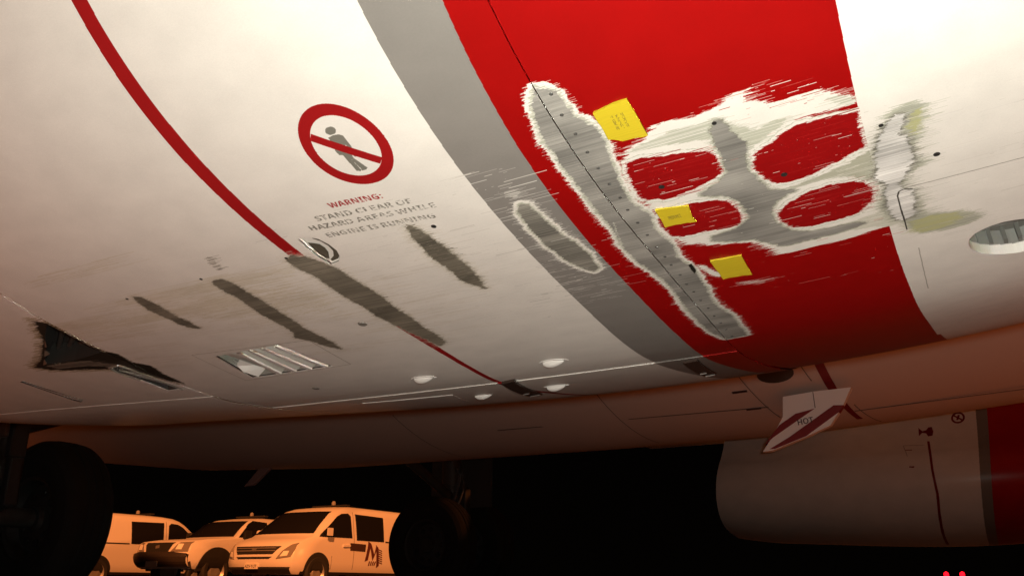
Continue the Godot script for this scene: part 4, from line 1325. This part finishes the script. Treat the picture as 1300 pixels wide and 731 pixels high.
# ---- yellow tape notes on the cowl
func tapes() -> void:
	var names := ["large square of yellow tape beside the upper end of the long seam scrape", "small strip of yellow tape between two red patches inside the branching scrape", "lowest yellow tape square, on red paint right of the long scrape's lower end"]
	var polys := [TAPE_LARGE, TAPE_SMALL, TAPE_LOW]
	for i in 3:
		var img := Image.create(256, 256, false, Image.FORMAT_RGB8)
		var base := srgb(0.60, 0.47, 0.02)
		img.fill(base)
		var r := RandomNumberGenerator.new()
		r.seed = 40 + i
		for y in 256:
			var k := 1.0 + r.randf_range(-0.03, 0.03)
			img.fill_rect(Rect2i(0, y, 256, 1), Color(base.r * k, base.g * k, base.b * k))
		for k in 5:
			var y0 := int(lerpf(0, 256, r.randf()))
			img.fill_rect(Rect2i(0, y0, 256, 1), srgb(0.48, 0.37, 0.012))
		# faint, unreadable pen strokes
		if i < 2:
			for col in 3:
				var x := 96.0 + col * 34 if i == 0 else 60.0
				var y := 70.0 if i == 0 else 120.0 + col * 14
				var n := 46
				for k in n:
					var dx: float = 7.0 * sin(k * 1.7 + col) if i == 0 else 100.0 * k / n
					var dy: float = 95.0 * k / n if i == 0 else 7.0 * sin(k * 1.9 + col * 2.0)
					if r.randf() < 0.7: img.fill_rect(Rect2i(int(x + dx), int(y + dy), 5, 4), srgb(0.16, 0.13, 0.03))
		var m := StandardMaterial3D.new()
		img.generate_mipmaps()
		m.albedo_texture = ImageTexture.create_from_image(img)
		m.roughness = 0.55
		var poly := pts(polys[i])
		var lift := func(v: Vector2) -> float: return 0.0009 + 0.0018 * pow(absf(v.x - 0.5) * 2.0, 6.0) * (0.5 + 0.5 * sin(v.y * 9.0 + i)) + 0.0011 * exp(-pow((v.x * 0.8 + v.y - 0.7 - 0.25 * i) * 22.0, 2.0)) + 0.0008 * exp(-pow((v.x - 0.55 * v.y - 0.3 + 0.2 * i) * 26.0, 2.0)) + 0.0004 * sin(v.x * 17.0 + v.y * 9.0) + 0.0022 * pow(maxf(0.0, v.y - 0.8) * 5.0, 2.0) * (0.5 + 0.5 * sin(v.x * 11.0 + i))
		var o := MeshInstance3D.new()
		o.name = numbered("tape_note")
		o.mesh = sheet(poly, 0.001, 0.0008, 0.008, lift, true)
		o.material_override = m
		add_child(o)
		tag(o, names[i], "tape", "yellow tape notes stuck on the red cowl")

# ---- vehicles
# a body built of level rings; lv rows: height, nose x, tail x, half width; x runs back from the nose
func ring_at(lv: Array, y: float) -> Array:
	for i in lv.size() - 1:
		if y <= lv[i + 1][0] or i == lv.size() - 2:
			var t := clampf((y - lv[i][0]) / (lv[i + 1][0] - lv[i][0]), 0.0, 1.0)
			return [y, lerpf(lv[i][1], lv[i + 1][1], t), lerpf(lv[i][2], lv[i + 1][2], t), lerpf(lv[i][3], lv[i + 1][3], t)]
	return lv[0]

func nose_x(lv: Array, y: float, z: float, bow: float) -> float:
	var r := ring_at(lv, y)
	return r[1] + bow * pow(absf(z) / r[3], 3.0)

func body(lv: Array, bow: float) -> ArrayMesh:
	var st := begin()
	var rings: Array = []
	for r in lv:
		var ring: Array = []
		for i in 17:
			var z: float = r[3] * sin(PI * 0.5 * (-1.0 + i / 8.0))
			ring.append(Vector3(-(r[1] + bow * pow(absf(z) / r[3], 3.0)), r[0], z))
		for i in 8: ring.append(Vector3(-lerpf(r[1] + bow, r[2] - 0.06, (i + 1) / 8.0), r[0], r[3]))
		for i in 9: ring.append(Vector3(-r[2] + 0.06 * pow(absf(i - 4.0) / 4.0, 4.0), r[0], r[3] * (1.0 - i / 4.0) * 0.985))
		for i in 7: ring.append(Vector3(-lerpf(r[2] - 0.06, r[1] + bow, (i + 1) / 8.0), r[0], -r[3]))
		rings.append(ring)
	var idx := 0
	var n: int = rings[0].size()
	for k in rings.size():
		for i in n:
			st.set_smooth_group(1)
			st.add_vertex(rings[k][i])
	for k in rings.size() - 1:
		for i in n:
			var a := k * n + i
			var b := k * n + (i + 1) % n
			for v in [a, b, b + n, a, b + n, a + n]: st.add_index(v)
	var top: Array = rings[rings.size() - 1]
	var c := Vector3.ZERO
	for v in top: c += v / top.size()
	st.add_vertex(c)
	for i in n:
		for v in [(rings.size() - 1) * n + i, (rings.size() - 1) * n + (i + 1) % n, rings.size() * n]: st.add_index(v)
	st.generate_normals()
	return st.commit()

# a panel on the side (s = +1 or -1): poly of (x back from the nose, y)
func side_panel(lv: Array, poly: PackedVector2Array, s: float, off: float) -> ArrayMesh:
	return panel(poly, func(v: Vector2) -> Vector3: return Vector3(-v.x, v.y, s * (ring_at(lv, v.y)[3] + off)), Vector3(0, 0, s), off)

# a panel on the nose: poly of (z, y)
func nose_panel(lv: Array, bow: float, poly: PackedVector2Array, off: float) -> ArrayMesh:
	return panel(poly, func(v: Vector2) -> Vector3: return Vector3(-nose_x(lv, v.y, v.x, bow) + off, v.y + off * 0.3, v.x), Vector3(1, 0.3, 0), off)

func panel(poly: PackedVector2Array, where: Callable, n: Vector3, off: float) -> ArrayMesh:
	var st := begin()
	var r := Rect2(poly[0], Vector2.ZERO)
	for v in poly: r = r.expand(v)
	var nx := maxi(1, int(ceil(r.size.x / 0.1)))
	var ny := maxi(1, int(ceil(r.size.y / 0.06)))
	var big := scaled(poly, 1000.0)
	for i in nx:
		for j in ny:
			var a := r.position + Vector2(r.size.x * i / nx, r.size.y * j / ny)
			var b := r.position + Vector2(r.size.x * (i + 1) / nx, r.size.y * (j + 1) / ny)
			for piece in Geometry2D.intersect_polygons(scaled(PackedVector2Array([a, Vector2(b.x, a.y), b, Vector2(a.x, b.y)]), 1000.0), big):
				var idx := Geometry2D.triangulate_polygon(piece)
				for q in range(0, idx.size(), 3):
					tri(st, where.call(piece[idx[q]] * 0.001), where.call(piece[idx[q + 1]] * 0.001), where.call(piece[idx[q + 2]] * 0.001), n)
	for i in poly.size():
		var a: Vector3 = where.call(poly[i])
		var b: Vector3 = where.call(poly[(i + 1) % poly.size()])
		var back := n.normalized() * -off * 1.2
		quad(st, a, b, b + back, a + back, (a + b) * 0.5 - where.call(r.get_center()))
	return done(st)

func poly2(a: Array) -> PackedVector2Array:
	var r := PackedVector2Array()
	for i in range(0, a.size(), 2): r.append(Vector2(a[i], a[i + 1]))
	return r

func wheels(o: Node3D, xs: Array, half: float, rad: float) -> void:
	var rubber := lin_mat(0.02, 0.02, 0.02, 0.85)
	var alloy := lin_mat(0.38, 0.37, 0.36, 0.4, 0.5)
	for x in xs:
		for s in [1.0, -1.0]:
			var c := Vector3(-x, rad, s * (half - 0.1))
			var st := begin()
			lathe(st, c, Vector3(0, 0, 1), [Vector2(rad * 0.66, -0.1), Vector2(rad * 0.9, -0.11), Vector2(rad, -0.07), Vector2(rad, 0.07), Vector2(rad * 0.9, 0.11), Vector2(rad * 0.66, 0.1)], 32)
			var w := part("tyre", done(st), rubber, o)
			var rim := begin()
			lathe(rim, c, Vector3(0, 0, 1), [Vector2(0.0, -0.06), Vector2(rad * 0.3, -0.065), Vector2(rad * 0.55, -0.04), Vector2(rad * 0.66, -0.095), Vector2(rad * 0.66, 0.095), Vector2(rad * 0.55, 0.04), Vector2(rad * 0.3, 0.065), Vector2(0.0, 0.06)], 28)
			part("rim", done(rim), alloy, w)

func arch(x: float, r: float) -> PackedVector2Array:
	var a := PackedVector2Array()
	for i in 19: a.append(Vector2(x + r * cos(PI * i / 18.0), 0.36 + r * sin(PI * i / 18.0)))
	return a

const VAN := [[0.30, 0.10, 5.02, 0.88], [0.40, 0.02, 5.08, 0.93], [0.55, 0.0, 5.10, 0.95], [0.66, 0.02, 5.10, 0.955], [0.78, 0.05, 5.10, 0.96], [0.88, 0.11, 5.10, 0.96], [0.96, 0.20, 5.10, 0.957], [1.03, 0.38, 5.09, 0.95], [1.09, 0.60, 5.08, 0.945], [1.13, 0.67, 5.08, 0.94], [1.37, 0.98, 5.05, 0.905], [1.60, 1.30, 5.0, 0.865], [1.70, 1.48, 4.97, 0.83], [1.76, 1.66, 4.93, 0.78], [1.80, 1.95, 4.85, 0.68], [1.825, 2.4, 4.7, 0.5]]

func lettered(p: PackedVector2Array) -> PackedVector2Array:
	var r := PackedVector2Array()
	for v in p: r.append(Vector2(2.56 + (v.x - 3.02) * 0.72, 0.52 + (v.y - 0.36) * 0.72))
	return r

func van(label: String, at: Vector3, turn: float, marked: bool) -> void:
	var o := thing("parked_van", label, "van", at, turn, "vans parked beyond the aircraft")
	var paint := lin_mat(0.78, 0.77, 0.75, 0.3)
	var glass := lin_mat(0.012, 0.012, 0.013, 0.03)
	var black := lin_mat(0.02, 0.02, 0.02, 0.6)
	var lamp := lin_mat(0.34, 0.32, 0.3, 0.12, 0.3)
	var b := part("body", body(VAN, 0.22), paint, o)
	part("windscreen", nose_panel(VAN, 0.22, poly2([-0.87, 1.15, 0.87, 1.15, 0.73, 1.66, -0.73, 1.66]), 0.012), glass, o)
	for s in [1.0, -1.0]:
		part("window", side_panel(VAN, poly2([0.98, 1.09, 2.06, 1.10, 2.04, 1.58, 1.96, 1.64, 1.74, 1.62, 1.58, 1.55, 1.28, 1.32, 1.02, 1.14]), s, 0.01), glass, o)
		part("window", side_panel(VAN, poly2([2.22, 1.06, 3.20, 1.06, 3.22, 1.62, 2.20, 1.64]), s, 0.01), glass, o)
		for x in [0.98, 4.1]: part("wheel_arch", side_panel(VAN, arch(x, 0.40), s, 0.006), black, o)
		part("sill", side_panel(VAN, poly2([0.5, 0.30, 4.7, 0.30, 4.7, 0.36, 0.5, 0.36]), s, 0.012), black, o)
		part("slide_rail", side_panel(VAN, poly2([3.26, 1.045, 5.0, 1.03, 5.0, 1.06, 3.26, 1.075]), s, 0.008), black, o)
		part("door_joint", side_panel(VAN, poly2([2.12, 0.42, 2.135, 0.42, 2.135, 1.68, 2.12, 1.68]), s, 0.004), lin_mat(0.25, 0.24, 0.23, 0.6), o)
		part("door_joint", side_panel(VAN, poly2([1.40, 0.42, 1.41, 0.42, 1.41, 0.7, 1.40, 0.7]), s, 0.004), lin_mat(0.25, 0.24, 0.23, 0.6), o)
		part("door_handle", side_panel(VAN, poly2([1.75, 0.90, 1.98, 0.91, 1.98, 0.95, 1.75, 0.94]), s, 0.03), paint, o)
		part("vent_flap", side_panel(VAN, poly2([2.0, 0.83, 2.52, 0.82, 2.54, 0.98, 2.0, 0.99]), s, 0.008), lin_mat(0.05, 0.025, 0.02, 0.5), o)
		part("headlight", nose_panel(VAN, 0.22, poly2([0.62 * s, 0.60, 0.90 * s, 0.64, 0.95 * s, 0.78, 0.955 * s, 0.93, 0.86 * s, 0.90, 0.72 * s, 0.76]), 0.012), lamp, o)
		part("headlight_lens", nose_panel(VAN, 0.22, poly2([0.70 * s, 0.645, 0.84 * s, 0.665, 0.86 * s, 0.76, 0.76 * s, 0.755]), 0.02), lin_mat(0.95, 0.95, 0.92, 0.15), o)
		var mir := begin()
		box(mir, Vector3(-1.28, 1.12, s * 0.98 - 0.05), Vector3(-1.13, 1.27, s * 1.11 + 0.05), Transform3D(), 0.04)
		part("mirror", done(mir), paint, o)
	part("grille", nose_panel(VAN, 0.22, poly2([-0.52, 0.70, 0.52, 0.70, 0.66, 0.86, -0.66, 0.86]), 0.012), black, o)
	for y in [0.755, 0.81]: part("grille_bar", nose_panel(VAN, 0.22, poly2([-0.56, y, 0.56, y, 0.57, y + 0.018, -0.57, y + 0.018]), 0.024), lin_mat(0.4, 0.39, 0.37, 0.3, 0.5), o)
	part("emblem", nose_panel(VAN, 0.22, poly2([-0.05, 0.775, 0.05, 0.775, 0.07, 0.795, 0.05, 0.815, -0.05, 0.815, -0.07, 0.795]), 0.03), lin_mat(0.5, 0.48, 0.46, 0.2, 0.7), o)
	part("air_intake", nose_panel(VAN, 0.22, poly2([-0.45, 0.605, 0.45, 0.605, 0.52, 0.645, -0.52, 0.645]), 0.012), black, o)
	part("bumper_skirt", nose_panel(VAN, 0.22, poly2([-0.86, 0.30, 0.86, 0.30, 0.9, 0.44, -0.9, 0.44]), 0.012), black, o)
	if marked:
		var pl := begin()
		box(pl, Vector3(-0.02, 0.40, -0.186), Vector3(0.025, 0.515, 0.186), Transform3D(), 0.004)
		var plate := part("number_plate", done(pl), lin_mat(0.8, 0.78, 0.74, 0.4), o)
		var tm := TextMesh.new()
		tm.text = "AZV·1U7"
		tm.font_size = 32
		tm.pixel_size = 0.0026
		tm.depth = 0.002
		var t := part("plate_lettering", tm, lin_mat(0.03, 0.03, 0.03, 0.6), plate)
		t.position = Vector3(0.027, 0.458, 0)
		t.rotation.y = PI * 0.5
		# the emblem on the door: a leaning M with hatching to its right
		var ink := lin_mat(0.10, 0.025, 0.02, 0.5)
		for q in [[2.98, 0.48, 3.12, 0.52, 3.25, 1.04, 3.12, 1.10], [3.15, 1.06, 3.27, 1.02, 3.44, 0.66, 3.35, 0.52], [3.36, 0.52, 3.44, 0.66, 3.58, 0.92, 3.52, 1.00], [3.50, 1.00, 3.62, 0.92, 3.70, 0.36, 3.58, 0.30]]:
			part("door_emblem", side_panel(VAN, lettered(poly2(q)), -1.0, 0.006), ink, o)
		for k in 7:
			var y := 0.46 + 0.065 * k
			part("door_emblem", side_panel(VAN, lettered(poly2([3.62, y, 3.86 - 0.008 * k, y - 0.05, 3.86 - 0.008 * k, y - 0.02, 3.62, y + 0.03])), -1.0, 0.006), ink, o)
		for k in 4: part("door_emblem", side_panel(VAN, lettered(poly2([3.16 + 0.09 * k, 0.36 + 0.005 * k, 3.2 + 0.09 * k, 0.35, 3.24 + 0.1 * k, 0.48, 3.2 + 0.1 * k, 0.5])), -1.0, 0.006), ink, o)
	# roof bar with its small beacon
	var bar := begin()
	box(bar, Vector3(-2.5, 1.855, -0.45), Vector3(-2.35, 1.885, 0.62), Transform3D(), 0.01)
	box(bar, Vector3(-2.47, 1.76, -0.42), Vector3(-2.38, 1.86, -0.36))
	box(bar, Vector3(-2.47, 1.76, 0.5), Vector3(-2.38, 1.86, 0.56))
	var rb := part("roof_bar", done(bar), black, o)
	var be := begin()
	lathe(be, Vector3(-2.42, 1.88, 0.0), Vector3.UP, [Vector2(0.05, 0.0), Vector2(0.05, 0.07), Vector2(0.03, 0.1), Vector2(0.0, 0.105)], 16)
	part("beacon", done(be), lin_mat(0.3, 0.3, 0.3, 0.3), rb)
	wheels(o, [0.98, 4.1], 0.96, 0.34)

const UTE := [[0.40, 0.12, 4.9, 0.80], [0.50, 0.03, 4.92, 0.85], [0.62, 0.0, 4.92, 0.87], [0.78, 0.02, 4.92, 0.875], [0.92, 0.06, 4.92, 0.875], [0.99, 0.16, 4.92, 0.87], [1.04, 0.5, 4.9, 0.86], [1.09, 1.15, 4.88, 0.855], [1.10, 1.28, 3.75, 0.85], [1.35, 1.62, 3.62, 0.79], [1.50, 1.85, 3.5, 0.735], [1.56, 2.02, 3.4, 0.69], [1.60, 2.3, 3.2, 0.58], [1.615, 2.5, 3.0, 0.42]]

func ute(label: String, at: Vector3, turn: float) -> void:
	var o := thing("utility_truck", label, "pickup", at, turn)
	var paint := lin_mat(0.76, 0.75, 0.73, 0.3)
	var glass := lin_mat(0.012, 0.012, 0.013, 0.03)
	var black := lin_mat(0.02, 0.02, 0.02, 0.6)
	part("body", body(UTE, 0.16), paint, o)
	part("windscreen", nose_panel(UTE, 0.16, poly2([-0.78, 1.13, 0.78, 1.13, 0.64, 1.51, -0.64, 1.51]), 0.012), glass, o)
	for s in [1.0, -1.0]:
		part("window", side_panel(UTE, poly2([1.55, 1.12, 2.5, 1.13, 2.48, 1.50, 2.05, 1.52, 1.88, 1.44]), s, 0.01), glass, o)
		part("window", side_panel(UTE, poly2([2.62, 1.13, 3.45, 1.13, 3.32, 1.46, 2.60, 1.51]), s, 0.01), glass, o)
		part("wheel_arch", side_panel(UTE, arch(0.95, 0.52), s, 0.03), black, o)
		part("wheel_arch", side_panel(UTE, arch(3.95, 0.46), s, 0.03), black, o)
		part("headlight", nose_panel(UTE, 0.16, poly2([0.44 * s, 0.76, 0.84 * s, 0.76, 0.87 * s, 0.97, 0.60 * s, 0.955]), 0.014), lin_mat(0.34, 0.31, 0.29, 0.12, 0.3), o)
		part("headlight_lens", nose_panel(UTE, 0.16, poly2([0.56 * s, 0.80, 0.70 * s, 0.80, 0.72 * s, 0.92, 0.60 * s, 0.92]), 0.022), lin_mat(0.95, 0.95, 0.92, 0.15), o)
		var mir := begin()
		box(mir, Vector3(-1.78, 1.10, s * 0.9 - 0.03), Vector3(-1.62, 1.26, s * 1.04 + 0.03), Transform3D(), 0.03)
		part("mirror", done(mir), black, o)
		part("side_step", side_panel(UTE, poly2([1.5, 0.40, 3.4, 0.40, 3.4, 0.47, 1.5, 0.47]), s, 0.08), black, o)
	part("grille", nose_panel(UTE, 0.16, poly2([-0.36, 0.76, 0.36, 0.76, 0.46, 0.955, -0.46, 0.955]), 0.014), black, o)
	part("emblem", nose_panel(UTE, 0.16, poly2([-0.06, 0.83, 0.05, 0.82, 0.07, 0.88, -0.04, 0.9]), 0.022), lin_mat(0.3, 0.28, 0.26, 0.3, 0.5), o)
	part("bumper", nose_panel(UTE, 0.16, poly2([-0.85, 0.42, 0.85, 0.42, 0.87, 0.70, 0.5, 0.735, -0.5, 0.735, -0.87, 0.70]), 0.08), lin_mat(0.035, 0.03, 0.03, 0.5), o)
	var pl := begin()
	box(pl, Vector3(0.07, 0.44, -0.186), Vector3(0.10, 0.56, 0.186), Transform3D(), 0.004)
	var plate := part("number_plate", done(pl), lin_mat(0.6, 0.58, 0.55, 0.4), o)
	var bar := begin()
	box(bar, Vector3(-2.75, 1.655, -0.5), Vector3(-2.62, 1.69, 0.5), Transform3D(), 0.01)
	box(bar, Vector3(-2.72, 1.59, -0.42), Vector3(-2.66, 1.66, -0.36))
	box(bar, Vector3(-2.72, 1.59, 0.36), Vector3(-2.66, 1.66, 0.42))
	var rb := part("roof_bar", done(bar), black, o)
	var be := begin()
	lathe(be, Vector3(-2.68, 1.69, 0.0), Vector3.UP, [Vector2(0.045, 0.0), Vector2(0.045, 0.06), Vector2(0.025, 0.085), Vector2(0.0, 0.09)], 16)
	part("beacon", done(be), lin_mat(0.3, 0.3, 0.3, 0.3), rb)
	wheels(o, [0.95, 3.95], 0.88, 0.37)

func vehicles() -> void:
	var h := -PI * 0.5                     # nose towards the aircraft: +x of the model turned to +z
	van("white van facing the aircraft with a dark striped letter M on its door", Vector3(-14.65, 0, -12.3), h, true)
	ute("pale pickup with dark front bumper parked between the two vans", Vector3(-17.05, 0, -11.75), h)
	van("white van parked side-on with its tail to the aircraft, leftmost of the row", Vector3(-21.5, 0, -16.9), -h, false)

func lamps() -> void:
	var red := StandardMaterial3D.new()
	red.albedo_color = srgb(0.4, 0.02, 0.03)
	red.emission_enabled = true
	red.emission = Color(1.0, 0.05, 0.12)
	red.emission_energy_multiplier = 3.0
	var labels := ["small red marker lamp low on the dark apron, left one of the pair", "small red marker lamp low on the dark apron, right one of the pair"]
	for i in 2:
		var o := thing("marker_lamp", labels[i], "lamp", Vector3(-5.75 + 0.85 * i, 0, -58.1), 0.0, "pair of red marker lamps")
		var post := begin()
		tube(post, Vector3.ZERO, Vector3(0, 0.74, 0), 0.05, 0.05, 12)
		part("post", done(post), lin_mat(0.2, 0.2, 0.2, 0.6), o)
		var gl := begin()
		lathe(gl, Vector3(0, 0.74, 0), Vector3.UP, [Vector2(0.13, 0.0), Vector2(0.14, 0.1), Vector2(0.11, 0.22), Vector2(0.0, 0.27)], 16)
		part("red_lamp_glass", done(gl), red, o)
		var l := OmniLight3D.new()
		l.name = "lamp_light"
		l.light_color = Color(1.0, 0.08, 0.15)
		l.light_energy = 0.3
		l.light_size = 0.1
		l.omni_range = 30.0
		l.omni_attenuation = 2.0
		l.shadow_enabled = true
		l.position = Vector3(0, 0.85, 0.25)
		o.add_child(l)
